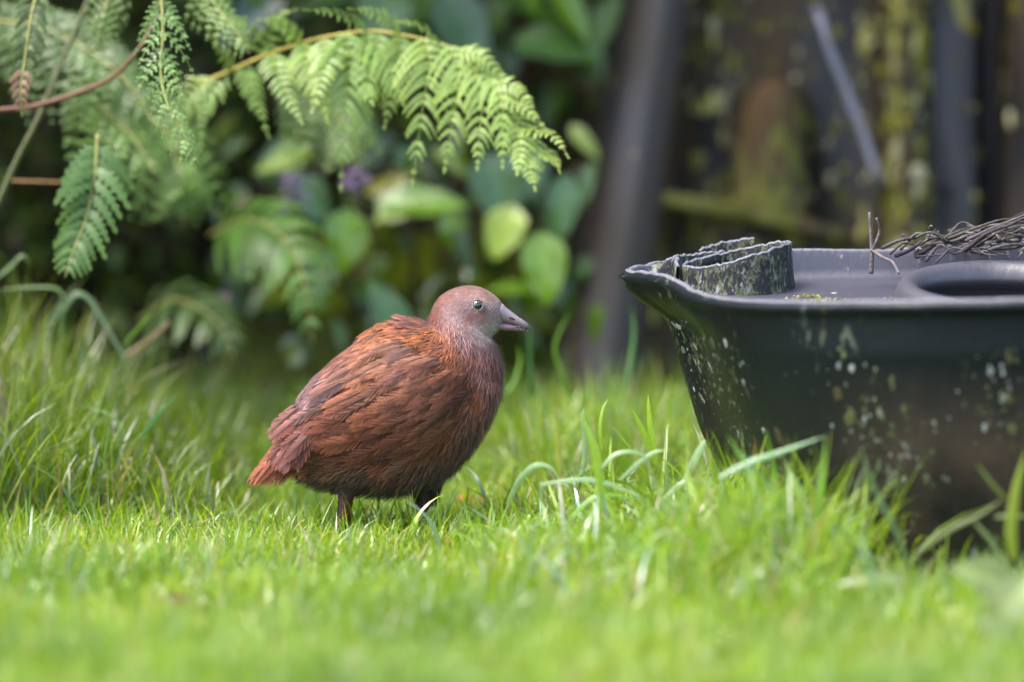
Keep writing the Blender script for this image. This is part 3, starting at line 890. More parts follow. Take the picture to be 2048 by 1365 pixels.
# folded wings: large feathers in overlapping rows, each one a part; both sides of the bird
row_def = [((785, 872), (700, 862), 6, 0.072), ((860, 868), (690, 822), 9, 0.078), ((885, 850), (690, 782), 11, 0.074), ((905, 822), (705, 748), 12, 0.066), ((918, 792), (735, 718), 13, 0.056), ((925, 765), (770, 698), 13, 0.046), ((922, 738), (800, 690), 11, 0.036)]
for near in (True, False):
    for ri, (a, e, cnt, ln) in enumerate(row_def):
        for k in range(cnt if near else cnt // 2):
            f = k / ((cnt if near else cnt // 2) - 1)
            px_ = a[0] + (e[0] - a[0]) * f + rng.normal(0, 5); py_ = a[1] + (e[1] - a[1]) * f + rng.normal(0, 5)
            i, j = surf_at(px_, py_, near)
            n1, d1 = NB[i, j], FL[i, j]
            d1 = nrm(d1 + np.array([-0.10, 0, 0.04]) + rng.normal(0, 0.045, 3))
            c1 = plumage(px_ - 10, py_ + 5) * rng.uniform(0.75, 1.25)
            if rng.random() < 0.22:
                c1 = c1 * [0.6, 0.62, 0.8]
            L1 = ln * rng.uniform(0.85, 1.2)
            V, C, q = feathers((SB[i, j] + n1 * (0.006 + 0.0013 * ri))[None], d1[None], n1[None], L1, (0.0075 + 0.055 * L1) * rng.uniform(0.85, 1.15), 56, c1[None],
                               np.array([rng.choice([0.3, 0.6, 0.85])]), 0.09, 0.12, light=0.28, bars=(6.0 if rng.random() < 0.12 else None))
            mb = MB(); add_feathers(mb, V, C, q)
            mb.build('wing_feather', M_feather, bird)
# tail feathers
tips = [(494, 967), (499, 971), (508, 972), (519, 969), (528, 973), (538, 966), (549, 969), (557, 968), (566, 962), (580, 953), (592, 944), (510, 950), (530, 935), (503, 960), (515, 958), (535, 955), (548, 955), (560, 950)]
for k, (tx, ty) in enumerate(tips):
    for sgn in (0,):
        f = k / (len(tips) - 1)
        bx_, by_ = 604 + 26 * (k % 11) / 10, 838 + 66 * (k % 11) / 10
        if k >= 11:
            bx_, by_ = 598 + 3 * (k - 11), 838 + 8 * (k - 11)
        yb = -0.012 - 0.02 * (k % 3) + 0.004 * k * 0
        yt = -0.01 + rng.uniform(-0.03, 0.025)
        p0 = P(bx_, by_, yb); p1 = P(tx, ty, yt)
        d1 = p1 - p0; L1 = np.linalg.norm(d1)
        n1 = nrm(np.array([-0.25, -0.85, 0.45]) + rng.normal(0, 0.08, 3))
        n1 = nrm(n1 - d1 * (n1 @ d1) / (L1 * L1))
        c1 = lin((156, 84, 56)) * 0.64 * rng.uniform(0.75, 1.2)
        V, C, q = feathers(p0[None], (d1 / L1)[None], n1[None], L1, 0.0085, 60, c1[None], np.array([0.8]), 0.05, 0.05, light=0.5)
        mb = MB(); add_feathers(mb, V, C, q)
        mb.build('tail_feather', M_feather, bird)
# tail coverts over the root of the tail, barred ones underneath
for k in range(26):
    f = rng.random()
    px_ = 600 + 48 * rng.random(); py_ = 800 + 70 * f + rng.normal(0, 5)
    i, j = surf_at(px_, py_)
    n1 = nrm(NB[i, j] + [0, -0.3, 0]); d1 = nrm(P(535, 940) - P(610, 850) + rng.normal(0, 0.012, 3))
    n1 = nrm(n1 * 0.5 + np.array([0, -0.8, 0.3])); n1 = nrm(n1 - d1 * (n1 @ d1))
    c1 = lin((132, 76, 64)) * 0.62 * rng.uniform(0.75, 1.2)
    L1 = rng.uniform(0.045, 0.07)
    V, C, q = feathers((SB[i, j] + n1 * 0.006)[None], d1[None], n1[None], L1, L1 * 0.15, 18, c1[None], np.array([0.5]), 0.12, 0.16, light=0.3)
    mb = MB(); add_feathers(mb, V, C, q); mb.build('tail_covert', M_feather, bird)
for k in range(7):
    px_ = 662 - 5 * k; py_ = 878 + 5 * k
    p0 = P(px_, py_, -0.066 + 0.004 * k); d1 = nrm(P(612, 936, -0.05) - P(655, 890, -0.06) + rng.normal(0, 0.008, 3))
    V, C, q = feathers(p0[None], d1[None], nrm(np.array([[-0.2, -0.9, 0.1]])), 0.042, 0.008, 16, (lin((186, 108, 70)) * 0.62)[None], np.array([0.2]), 0.05, 0.1, light=0.1, bars=4.0)
    mb = MB(); add_feathers(mb, V, C, q); mb.build('tail_covert', M_feather, bird, label='barred orange under-tail covert')

# beak
def loft(st, n, seg, flat=1.0):
    tp = catmull(np.array([P(*s[0]) for s in st]), n); bt_ = catmull(np.array([P(*s[1]) for s in st]), n); w_ = catmull(np.array([[s[2]] for s in st]), n)[:, 0]
    a = np.linspace(0, 2 * math.pi, seg, endpoint=False)
    c_ = (tp + bt_) / 2; x_ = (tp - bt_) / 2
    return c_[:, None] + x_[:, None] * np.cos(a)[None, :, None] + np.array([0, -1.0, 0]) * (np.maximum(w_, 0.0003)[:, None] * np.sin(a)[None])[..., None]


def beak_col(G):
    X_, Y_ = pix(G.reshape(-1, 3)); X_ = X_.reshape(G.shape[:2]); Y_ = Y_.reshape(G.shape[:2])
    f = np.clip((X_ - 985) / 75, 0, 1)[..., None]
    c_ = (lin((176, 158, 164)) * (1 - f) + lin((146, 132, 138)) * f) * 0.62
    g = np.exp(-((Y_ - 648) / 7.0) ** 2)[..., None] * (1 - f)
    c_ = c_ * (1 - 0.6 * g) + lin((176, 122, 138)) * 0.37 * g
    tipd = np.clip((X_ - 1046) / 12, 0, 1)[..., None]
    return c_ * (1 - 0.65 * tipd) + lin((50, 40, 44)) * 0.65 * tipd


up = [((968, 635), (965, 641), .0262), ((984, 625), (979, 643), .0230), ((1001, 607), (993, 644), .0158), ((1013, 616), (1006, 646), .0110), ((1026, 626), (1020, 648), .0076), ((1038, 635), (1035, 652), .0058), ((1050, 643), (1048, 657), .0038), ((1058, 650), (1056, 660), .0022), ((1063, 659), (1061, 662), .0006)]
G = loft(up, 40, 24); b = MB(); b.grid(G, closed_v=True, col=beak_col(G)); bk = b.build('upper_beak', M_skin, bird)
b = MB()
npos = []
for f in np.linspace(0, 1, 10):
    px_, py_ = 1016 + 15 * f, 634.5 + 5.5 * f
    npos.append((px_, py_))
# nostril: dark slit lying on the near side
d2 = None
gx_, gy_ = pix(G.reshape(-1, 3))
front = G.reshape(-1, 3)[:, 1] < 0
pts = []
for (px_, py_) in npos:
    k = np.argmin((gx_ - px_) ** 2 + (gy_ - py_) ** 2 + np.where(front, 0, 1e9))
    pts.append(P(px_, py_, G.reshape(-1, 3)[k, 1] + 0.0004))
yv = np.array([p[1] for p in pts]); yv = np.linspace(yv[0], yv[-1], 10)
pts = np.array([P(a, c_, y_) for (a, c_), y_ in zip(npos, yv)])
b.tube(pts, 0.0016 * np.sin(np.linspace(0.15, math.pi - 0.15, 10)), 8, col=lin((70, 25, 28))); b.build('nostril', M_skin, bk)
lo = [((972, 643), (975, 649), .0255), ((986, 643), (988, 656), .0215), ((1004, 645), (1006, 661), .0110), ((1020, 648), (1022, 662), .0066), ((1036, 652), (1037, 663), .0046), ((1049, 657), (1049, 663), .0028), ((1056, 661), (1056, 663), .0008)]
G = loft(lo, 36, 24); cc = beak_col(G) * np.array([1.0, 0.86, 0.86]); b = MB(); b.grid(G, closed_v=True, col=cc); lb = b.build('lower_beak', M_skin, bird)
b = MB()     # crumbs of soil stuck to the bill
for k in range(22):
    px_ = rng.uniform(1022, 1056); p0 = P(px_, np.interp(px_, [1020, 1056], [651, 660]) + rng.normal(0, 2), -np.interp(px_, [1020, 1056], [.0072, .0024]))
    r_ = rng.uniform(0.0005, 0.0013)
    o8 = np.array([[1, 0, 0], [0, 1, 0], [-1, 0, 0], [0, -1, 0], [0, 0, 1.0], [0, 0, -1]]) * r_ * rng.uniform(0.6, 1.4, (6, 3)) + p0
    b.add(o8, None, [[0, 1, 4], [1, 2, 4], [2, 3, 4], [3, 0, 4], [1, 0, 5], [2, 1, 5], [3, 2, 5], [0, 3, 5]], [lin((60, 45, 35)), lin((150, 125, 110)), lin((40, 32, 30))][k % 3])
b.build('soil_crumbs', M_soil, bk, kind='stuff')

# eyes
for near in (True, False):
    rxx, ryy = pix(SB.reshape(-1, 3))
    sg = -1 if near else 1
    d2 = (rxx - EYEP[0]) ** 2 + (ryy - EYEP[1]) ** 2 + np.where((SB.reshape(-1, 3)[:, 1] * sg > 0), 0, 1e9)
    k = np.argmin(d2); sp_ = SB.reshape(-1, 3)[k]
    nn = nrm(NB.reshape(-1, 3)[k] * 0.35 + np.array([0.10, sg * 1.0, 0.06]))
    ec = P(EYEP[0], EYEP[1], sp_[1]) - nn * 0.0042
    r_ = 0.0088
    ex = nrm(np.cross(nn, [0, 0, 1.0])); ey = np.cross(ex, nn)
    th = np.linspace(0, math.pi * 0.62, 18); pa = np.linspace(0, 2 * math.pi, 28, endpoint=False)
    G = ec + r_ * (np.cos(th)[:, None, None] * nn + np.sin(th)[:, None, None] * (np.cos(pa)[None, :, None] * ex + np.sin(pa)[None, :, None] * ey))
    C = np.empty(G.shape)
    tdeg = np.degrees(th)
    for q, t_ in enumerate(tdeg):
        C[q] = lin((112, 94, 64)) * 0.30 if t_ < 46 else lin((30, 24, 24))
        if 34 < t_ < 40:
            C[q] = lin((118, 102, 74)) * 0.45
    b = MB(); b.grid(G, closed_v=True, col=C); eye = b.build('eye', M_eye, bird)
    th = np.linspace(0, math.radians(30), 8)
    G = ec + (r_ + 0.00025) * (np.cos(th)[:, None, None] * nn + np.sin(th)[:, None, None] * (np.cos(pa)[None, :, None] * ex + np.sin(pa)[None, :, None] * ey))
    b = MB(); b.grid(G, closed_v=True, col=(0.003, 0.003, 0.004)); b.build('pupil', M_eye, eye)
    b = MB()
    tt = np.linspace(0, 2 * math.pi, 40)
    pth = ec + r_ * (math.cos(R(54)) + 0.03) * nn + (r_ * 0.86) * (np.cos(tt)[:, None] * ex * 1.06 + np.sin(tt)[:, None] * ey)
    lc = np.where((np.sin(tt) < 0.35)[:, None], lin((196, 186, 184)) * 0.6, lin((120, 96, 94)) * 0.6)
    b.tube(pth, 0.00085, 8, col=np.repeat(lc[:, None], 8, 1), cap=False); b.build('eyelid', M_skin, eye)

# legs
def leg(hip, hock, foot, y0, yh, rtop, name_label=None):
    hipw, hk, ft = P(*hip, y0), P(*hock, yh), P(*foot, yh)
    ft[2] = 0.008
    lg_o = None
    b = MB()
    pth = catmull(np.array([hk + (hipw - hk) * 0.35, hk, hk * 0.6 + ft * 0.4, ft + [0, 0, 0.004]]), 28)
    rad = np.interp(np.linspace(0, 1, 28), [0, .32, .42, .7, 1], [rtop, rtop * 1.02, rtop * 0.88, rtop * 0.75, rtop * 0.8])
    rad = rad * (1 + 0.09 * np.sin(np.arange(28) * 2.4))             # scute ridges
    sid = np.linspace(0, 2 * math.pi, 12, endpoint=False)
    C = np.empty((28, 12, 3))
    mixf = np.clip(np.sin(sid + 0.6) * 1.2 + 0.1, 0, 1)[None, :, None]
    C[:] = (lin((112, 48, 40)) * mixf + lin((48, 36, 40)) * (1 - mixf)) * 0.7
    b.tube(pth, rad, 12, col=C)
    lg_o = b.build('leg', M_scale, bird)
    for ang, ln in ((-22, .052), (2, .060), (27, .050), (178, .022)):
        a = R(ang)
        dirt = np.array([math.cos(a), -math.sin(a), 0])
        pt = np.array([ft + dirt * ln * t_ + np.array([0, 0, z_]) for t_, z_ in ((0, .004), (.3, .006), (.6, .003), (.88, .002))])
        b = MB(); b.tube(catmull(pt, 12), np.linspace(0.0056, 0.003, 12) * (1 + 0.06 * np.sin(np.arange(12) * 3)), 8, col=lin((104, 58, 48))); toe = b.build('toe', M_scale, lg_o)
        cl = np.array([pt[-1], pt[-1] + dirt * 0.006 + [0, 0, 0.001], pt[-1] + dirt * 0.011 + [0, 0, -0.003]])
        b = MB(); b.tube(cl, [0.003, 0.002, 0.0004], 6, col=lin((50, 42, 40))); b.build('claw', M_scale, lg_o)
    # feathered thigh
    b = MB()
    tp_ = catmull(np.array([hipw + [0, 0, 0.035], hipw, hk * 0.5 + hipw * 0.5, hk]), 20)
    tr_ = np.interp(np.linspace(0, 1, 20), [0, .35, .75, 1], [.030, .032, .021, rtop * 1.15])
    b.tube(tp_, tr_, 14, col=lin((66, 52, 50)))
    thg = b.build('thigh', M_feather, bird)
    mbh = MB()
    k = rng.integers(2, 19, 2600); a = rng.uniform(0, 6.283, 2600)
    T = nrm(np.gradient(tp_, axis=0))[k]
    ref = nrm(np.cross(T, [0.05, 0.99, 0.1])); ref2 = np.cross(T, ref)
    nn = ref * np.cos(a)[:, None] + ref2 * np.sin(a)[:, None]
    strands(mbh, tp_[k] + nn * tr_[k][:, None] * 0.97, jit(T, nn, 0.25), nn, rng.uniform(0.01, 0.02, 2600), 0.001,
            lin((66, 52, 50)) * rng.lognormal(0, 0.3, (2600, 1)), 0.25, 0.25, 1.4)
    mbh.build('thigh_down', M_feather, thg, kind='stuff')


leg((702, 935), (694, 978), (682, 1075), -0.030, -0.030, 0.0142)
leg((850, 935), (852, 1000), (822, 1074), 0.022, 0.020, 0.0115)

# ------------------------------------------------------------------ ferns
def pinnule(mb, root, d, side, n, L, wid_, lobes, col, droop):
    """narrow leaflet with rounded lobes along both edges, curving down under its weight"""
    t = np.linspace(0, 1, lobes * 2 + 1)
    ax = root + d * (L * t)[:, None] + np.array([0, 0, -1.0]) * (droop * L * t ** 2)[:, None] + n * (0.08 * L * np.sin(t * 3.1))[:, None]
    w = wid_ * np.where(np.arange(lobes * 2 + 1) % 2 == 1, 1.0, 0.45) * np.clip(1.08 - t, 0.05, 1) ** 0.65 * np.minimum(1, 0.5 + t * 6)
    l_ = ax + side * w[:, None] + d * (w * 0.35)[:, None] - n * (w * 0.25)[:, None]
    r_ = ax - side * w[:, None] + d * (w * 0.35)[:, None] - n * (w * 0.25)[:, None]
    G = np.stack([l_, ax, r_], 1)
    f = np.stack([np.full(len(t), 1.0), np.full(len(t), 1.15), np.full(len(t), 1.0)], 1)[..., None]
    tipy = (t ** 3)[:, None, None] * np.array([0.25, 0.15, -0.2])
    mb.grid(G, col=np.clip(np.asarray(col) * f * (1 + tipy), 0, 1))


def pinna_mesh(path, n_pairs, plen, pw, lobes, col, N, droop=0.35, ang=62, taper=0.8):
    """one pinna: midrib with pinnules on both sides"""
    mb = MB()
    path = np.asarray(path)
    n = 24
    c = catmull(path, n)
    T = nrm(np.gradient(c, axis=0))
    mb.tube(c, np.linspace(0.0014, 0.0005, n), 5, col=np.asarray(col) * [1.3, 1.1, 0.8], cap=False)
    L = np.linalg.norm(np.diff(c, axis=0), axis=1).sum()
    for k in range(n_pairs):
        f = (k + 0.6) / n_pairs
        i = min(n - 1, int(f * (n - 1)))
        nn = nrm(N - T[i] * (N @ T[i])); s = np.cross(T[i], nn)
        ln = plen * max(0.06, (1 - f) ** taper) * (0.75 + 0.25 * min(1, f * 6))
        for sg in (-1, 1):
            a = R(ang + rng.normal(0, 4) - 16 * f)
            d = nrm(T[i] * math.cos(a) + s * sg * math.sin(a) + nn * rng.normal(0.05, 0.08))
            sd_ = nrm(np.cross(nn, d))
            lb_ = lobes if ln > plen * 0.35 else max(2, lobes // 2)
            pinnule(mb, c[i], d, sd_, nn, ln * rng.uniform(0.9, 1.1), pw * (0.55 + 0.45 * ln / plen), lb_, np.asarray(col) * rng.lognormal(0, 0.10), droop)
    # terminal leaflet
    nn = nrm(N - T[-1] * (N @ T[-1])); s = np.cross(T[-1], nn)
    pinnule(mb, c[-1], T[-1], s, nn, plen * 0.16, pw * 0.5, 3, col, 0.05)
    return mb


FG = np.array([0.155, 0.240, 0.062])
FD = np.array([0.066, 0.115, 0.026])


def stalk(path, r0, r1, col, n=30):
    bb = MB(); c = catmull(path, n); bb.tube(c, np.linspace(r0, r1, n), 7, col=col, cap=True); return bb


# the big arching frond
mr = PA([(395, 170), (430, 156), (530, 112), (628, 80), (731, 63), (800, 70), (891, 91), (948, 126), (994, 198), (1045, 262), (1100, 312)], 0.55)
mr = np.array([P(a_, c_, y_) for (a_, c_), y_ in zip([(395, 170), (430, 156), (530, 112), (628, 80), (731, 63), (800, 70), (891, 91), (948, 126), (994, 198), (1045, 262), (1100, 312)], np.linspace(0.55, 0.32, 11))])
frond = thing('fern_frond', mr[0], 'large bright arching fern frond with yellow stalk spreading above the bird', 'fern')
stalk(mr, 0.0036, 0.0012, (0.30, 0.24, 0.035)).build('rachis', M_stem, frond)
Nf = nrm(np.array([0.15, -0.72, 0.68]))
big = [  # midrib in the photo, pinnule length (px), pairs
    ([(455, 146), (420, 190), (405, 235), (402, 285)], 40, 11), ([(490, 130), (500, 170), (520, 220), (537, 272)], 44, 11), ([(548, 105), (560, 150), (580, 200), (603, 245)], 50, 12),
    ([(520, 116), (545, 60), (560, 30), (590, 20)], 40, 10), ([(545, 108), (500, 50), (470, 40), (450, 45)], 30, 9),
    ([(690, 70), (700, 130), (690, 220), (682, 368)], 112, 14), ([(735, 64), (765, 110), (790, 160), (810, 215)], 80, 12),
    ([(735, 62), (700, 40), (660, 25), (610, 20)], 40, 10), ([(760, 66), (750, 120), (735, 170), (745, 205)], 70, 10),
    ([(850, 80), (860, 130), (845, 220), (826, 360)], 108, 15), ([(900, 95), (920, 150), (905, 240), (890, 335)], 88, 14), ([(940, 122), (965, 180), (960, 260), (955, 332)], 76, 13),
    ([(880, 88), (850, 60), (820, 45), (795, 45)], 40, 9), ([(960, 140), (1000, 190), (1005, 260), (1005, 330)], 66, 12), ([(915, 102), (960, 110), (1000, 150), (1035, 190)], 40, 11),
    ([(985, 185), (1020, 200), (1060, 225), (1095, 262)], 40, 11), ([(1010, 218), (1035, 260), (1040, 310), (1035, 345)], 60, 11), ([(1040, 255), (1075, 262), (1110, 275), (1136, 314)], 34, 10),
    ([(1050, 268), (1055, 310), (1062, 345), (1070, 378)], 52, 10), ([(1085, 300), (1100, 312), (1112, 325), (1120, 345)], 26, 8),
    ([(610, 85), (620, 130), (640, 180), (655, 240)], 66, 12), ([(650, 76), (650, 120), (640, 170), (625, 220)], 60, 11), ([(800, 70), (800, 120), (785, 180), (770, 250)], 70, 12), ([(600, 88), (580, 60), (555, 45), (520, 40)], 40, 9),
    ([(800, 69), (780, 45), (745, 25), (700, 18)], 44, 10), ([(470, 138), (440, 100), (420, 70), (410, 40)], 44, 10), ([(430, 156), (380, 190), (360, 240), (352, 300)], 50, 11), ([(975, 165), (1020, 170), (1050, 195), (1075, 232)], 36, 10)]
for k, (pp, ln, npair) in enumerate(big):
    yb = np.interp(pp[0][0], [395, 1100], [0.55, 0.32])
    yy = yb - np.linspace(0, 0.10, 4) * rng.uniform(0.3, 1.2)
    pth = np.array([P(a, c_, y_) for (a, c_), y_ in zip(pp, yy)])
    c1 = FG * rng.lognormal(0, 0.08) * (np.array([1.35, 1.22, 1.05]) if k > 8 else np.array([1.1, 1.08, 1.0]))  # most pinnae get a paler tint that paints in bright light
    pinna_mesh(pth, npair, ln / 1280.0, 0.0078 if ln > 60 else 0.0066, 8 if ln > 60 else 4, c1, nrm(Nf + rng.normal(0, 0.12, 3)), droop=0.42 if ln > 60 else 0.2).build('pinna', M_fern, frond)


def auto_frond(path, label, pl, n_pin, col, npair=9, pw=0.004, lobes=2, hang=0.6, stem=(0.2, 0.2, 0.05), N=None, tipcol=None, simple=False):
    path = np.asarray(path)
    fr = thing('fern_frond', path[0], label, 'fern')
    c = catmull(path, 40)
    bb = MB(); bb.tube(c, np.linspace(0.0036, 0.0009, 40), 6, col=stem); bb.build('rachis', M_stem, fr)
    T = nrm(np.gradient(c, axis=0))
    N = nrm(np.array([0.1, -0.8, 0.55])) if N is None else N
    for k in range(n_pin):
        f = 0.08 + 0.9 * k / n_pin
        i = int(f * 39)
        nn = nrm(N - T[i] * (N @ T[i])); s = np.cross(T[i], nn)
        for sg in (-1, 1):
            ln = pl * (1 - f) ** 0.7 * rng.uniform(0.85, 1.12) * (0.7 + 0.3 * min(1, f * 5))
            if ln < 0.006:
                continue
            d = nrm(s * sg * 0.85 + T[i] * 0.6 + nn * rng.normal(0.05, 0.15))
            tt = np.linspace(0, 1, 4)[:, None]
            pth = c[i] + d * ln * tt + np.array([0, 0, -1.0]) * (hang * ln * tt ** 2)
            cc = np.asarray(col) * rng.lognormal(0, 0.12)
            if tipcol is not None and f > 0.55:
                cc = np.asarray(tipcol)
            if simple:
                mbs = MB(); dd = nrm(pth[-1] - pth[0]); sdd = nrm(np.cross(nn, dd))
                pinnule(mbs, c[i], d, sdd, nn, ln, ln * 0.20 + 0.003, 6, cc, hang * 0.6); mbs.build('pinna', M_fern, fr)
                continue
            pinna_mesh(pth, max(4, int(npair * 0.8 * (1 - 0.4 * f))), ln * 0.34, pw * 1.5, lobes, cc, nrm(N + rng.normal(0, 0.15, 3)), droop=0.15, ang=66, taper=0.55).build('pinna', M_fern, fr)
    return fr


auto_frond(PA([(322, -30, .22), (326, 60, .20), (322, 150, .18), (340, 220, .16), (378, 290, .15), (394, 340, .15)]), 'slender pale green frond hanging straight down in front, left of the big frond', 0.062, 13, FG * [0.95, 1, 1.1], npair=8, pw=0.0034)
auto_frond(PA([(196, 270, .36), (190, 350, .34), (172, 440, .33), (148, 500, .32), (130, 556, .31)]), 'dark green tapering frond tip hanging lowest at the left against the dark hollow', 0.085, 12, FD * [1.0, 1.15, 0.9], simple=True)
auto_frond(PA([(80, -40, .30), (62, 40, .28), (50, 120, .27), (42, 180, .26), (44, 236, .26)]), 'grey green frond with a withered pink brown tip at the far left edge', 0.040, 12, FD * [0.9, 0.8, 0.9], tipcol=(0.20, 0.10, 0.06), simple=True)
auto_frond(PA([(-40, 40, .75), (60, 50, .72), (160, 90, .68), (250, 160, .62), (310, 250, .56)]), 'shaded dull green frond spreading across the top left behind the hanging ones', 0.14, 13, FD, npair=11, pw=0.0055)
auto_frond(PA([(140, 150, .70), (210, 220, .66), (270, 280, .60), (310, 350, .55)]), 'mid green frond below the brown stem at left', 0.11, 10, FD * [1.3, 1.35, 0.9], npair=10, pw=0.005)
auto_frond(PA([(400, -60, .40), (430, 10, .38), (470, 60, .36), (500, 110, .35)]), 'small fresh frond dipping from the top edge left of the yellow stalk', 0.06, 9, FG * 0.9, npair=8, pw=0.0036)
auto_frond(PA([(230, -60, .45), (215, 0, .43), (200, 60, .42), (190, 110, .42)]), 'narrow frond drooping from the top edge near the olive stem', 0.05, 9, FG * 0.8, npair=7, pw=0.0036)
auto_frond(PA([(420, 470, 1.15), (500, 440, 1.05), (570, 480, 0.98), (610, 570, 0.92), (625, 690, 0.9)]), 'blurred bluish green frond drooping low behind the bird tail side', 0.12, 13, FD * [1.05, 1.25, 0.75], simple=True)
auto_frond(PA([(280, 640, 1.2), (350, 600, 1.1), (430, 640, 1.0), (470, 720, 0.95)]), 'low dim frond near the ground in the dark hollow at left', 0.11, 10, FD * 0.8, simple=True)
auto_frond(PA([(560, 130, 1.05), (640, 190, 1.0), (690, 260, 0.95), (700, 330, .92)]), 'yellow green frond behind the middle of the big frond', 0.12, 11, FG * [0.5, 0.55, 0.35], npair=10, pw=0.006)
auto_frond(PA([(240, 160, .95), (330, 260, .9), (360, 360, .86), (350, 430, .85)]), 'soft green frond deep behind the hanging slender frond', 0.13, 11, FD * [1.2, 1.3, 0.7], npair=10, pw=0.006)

# ------------------------------------------------------------------ stems on the left
def stem_thing(name, pts, r, col, label):
    pa = PA(pts); bb = MB(); c = catmull(pa, 40); bb.tube(c, np.linspace(r, r * 0.7, 40) * (1 + 0.06 * np.sin(np.arange(40) * 1.7)), 8, col=col)
    return bb.build(name, M_stem, base=c[0], label=label, category='stem')


stem_thing('brown_stem', [(-60, 224, .42), (60, 214, .42), (150, 188, .42), (220, 158, .41), (262, 118, .40), (300, 60, .42), (330, -40, .5)], 0.0042, (0.13, 0.055, 0.025), 'reddish brown stem arching up to the right at the left edge')
stem_thing('olive_stem', [(-30, 470, .5), (30, 330, .5), (75, 240, .5), (130, 110, .52), (185, -20, .55)], 0.0055, (0.07, 0.075, 0.02), 'thick olive stem rising diagonally at the left edge behind the fronds')
stem_thing('dry_stalk', [(20, 362, .6), (80, 364, .6), (150, 366, .6)], 0.0025, (0.22, 0.12, 0.04), 'thin tan dry stalk lying level in the dark hollow at left')
stem_thing('dry_stalk', [(255, 712, .75), (300, 680, .75), (338, 645, .75)], 0.0045, (0.20, 0.13, 0.07), 'short tan dry stalk slanting out of the tall grass at left')

# ------------------------------------------------------------------ glossy broad leaves
def leaf_grid(base, d, n, L, W, heart=0.0, fold=0.25, curl=0.25, wavy=0.0):
    d = nrm(d); n = nrm(n - d * (n @ d)); s = np.cross(d, n)
    t = np.linspace(0, 1, 9)
    prof = np.sin(np.clip(t, 0, 1) ** (0.62 + 0.0 * heart) * math.pi) ** 0.75
    prof[0] = 0.06; prof[-1] = 0.02
    v = np.linspace(-1, 1, 7)
    G = np.empty((9, 7, 3))
    for i in range(9):
        for j in range(7):
            x = v[j] * prof[i] * W * 0.5
            back = -heart * L * 0.16 * (1 - t[i]) ** 4 * abs(v[j])
            z = fold * abs(x) - curl * L * t[i] ** 2 + wavy * W * 0.08 * math.sin(t[i] * 14 + v[j] * 3) * abs(v[j])
            G[i, j] = base + d * (t[i] * L + back) + s * x + n * z
    C = np.ones((9, 7, 1)); C[:, 3] = 1.35
    return G, C


def make_leaf(parent, base, d, n, L, W, col, name='leaf', mat=None, **kw):
    G, C = leaf_grid(base, d, n, L, W, **kw)
    bb = MB(); bb.grid(G, col=np.asarray(col)[None, None] * C)
    return bb.build(name, mat or M_leaf, parent)


def at_leaf(parent, px_, py_, ang, Lp, Wp, y, col, ntilt=(0, -0.55, 0.8), tilt_d=0.0, **kw):
    """leaf whose middle is seen at a photo pixel; ang = direction of the tip in the picture (0 right, 90 up)"""
    sc = (8.4 + y) / FPX
    d = np.array([math.cos(R(ang)), tilt_d, math.sin(R(ang))]); d = nrm(d)
    L, W = Lp * sc / max(0.5, math.hypot(d[0], d[2])), Wp * sc
    base = P(px_, py_, y) - d * L * 0.5
    make_leaf(parent, base, d, np.array(ntilt, float), L, W, col, **kw)
    return base


G1, G2, G3, GB = (0.065, 0.140, 0.010), (0.12, 0.21, 0.010), (0.20, 0.27, 0.012), (0.048, 0.105, 0.022)
shr = thing('broadleaf_shrub', (P(860, 820, 1.75)[0], 1.75, 0), 'shrub with large glossy heart shaped leaves in the middle, above and behind the bird', 'shrub')
big_leaves = [(690, 490, -95, 125, 105, 1.25, G2, (0.2, -0.8, 0.55), -0.3), (850, 402, 5, 175, 95, 1.3, G2, (0, -0.75, 0.65), -0.2), (1005, 470, -115, 110, 100, 1.3, G3, (-0.2, -0.8, 0.45), -0.3),
              (1090, 545, -85, 140, 105, 1.25, G2, (0.0, -0.8, 0.6), -0.3), (1122, 428, -100, 140, 80, 1.35, GB, (0.2, -0.75, 0.65), -0.3), (1000, 388, -70, 150, 120, 1.45, GB, (-0.1, -0.75, 0.65), -0.3),
              (772, 612, 118, 130, 84, 1.2, GB, (0.1, -0.8, 0.6), 0.1), (628, 405, -60, 110, 80, 1.3, GB, (0, -0.8, 0.6), -0.3), (1020, 577, 170, 90, 60, 1.35, G2, (0, -0.5, 0.9), -0.3),
              (560, 318, 200, 120, 60, 1.35, G3, (0, -0.7, 0.5), -0.2), (905, 470, -80, 80, 60, 1.4, G2, (0, -0.7, 0.5), -0.2), (780, 365, 25, 100, 40, 1.25, (0.20, 0.17, 0.03), (0, -0.95, 0.25), -0.2),
              (790, 420, 200, 110, 70, 1.35, G3, (0.1, -0.7, 0.6), -0.2), (1060, 350, -80, 120, 90, 1.5, GB, (0, -0.5, 0.85), -0.4), (640, 560, -120, 120, 70, 1.5, G1, (0, -0.7, 0.6), -0.2)]
for (a, c_, an, l1, w1, y1, cl, nt1, td) in big_leaves:
    lf = at_leaf(shr, a, c_, an, l1 * 0.92, w1 * 0.88, y1, np.array(cl) * 1.2, nt1, td, heart=0.8, fold=0.22, curl=0.18, wavy=0.6)
for k in range(110):
    a = rng.uniform(430, 1190); c_ = rng.uniform(270, 740)
    cl = np.array([G1, G2, G3, GB][rng.integers(0, 4)]) * rng.uniform(0.35, 0.85)
    at_leaf(shr, a, c_, rng.uniform(-160, -20), rng.uniform(35, 90), rng.uniform(25, 60), rng.uniform(1.35, 1.9), cl, (rng.normal(0, .3), -0.7, 0.6), rng.normal(-.3, .3), heart=0.6, wavy=0.5)
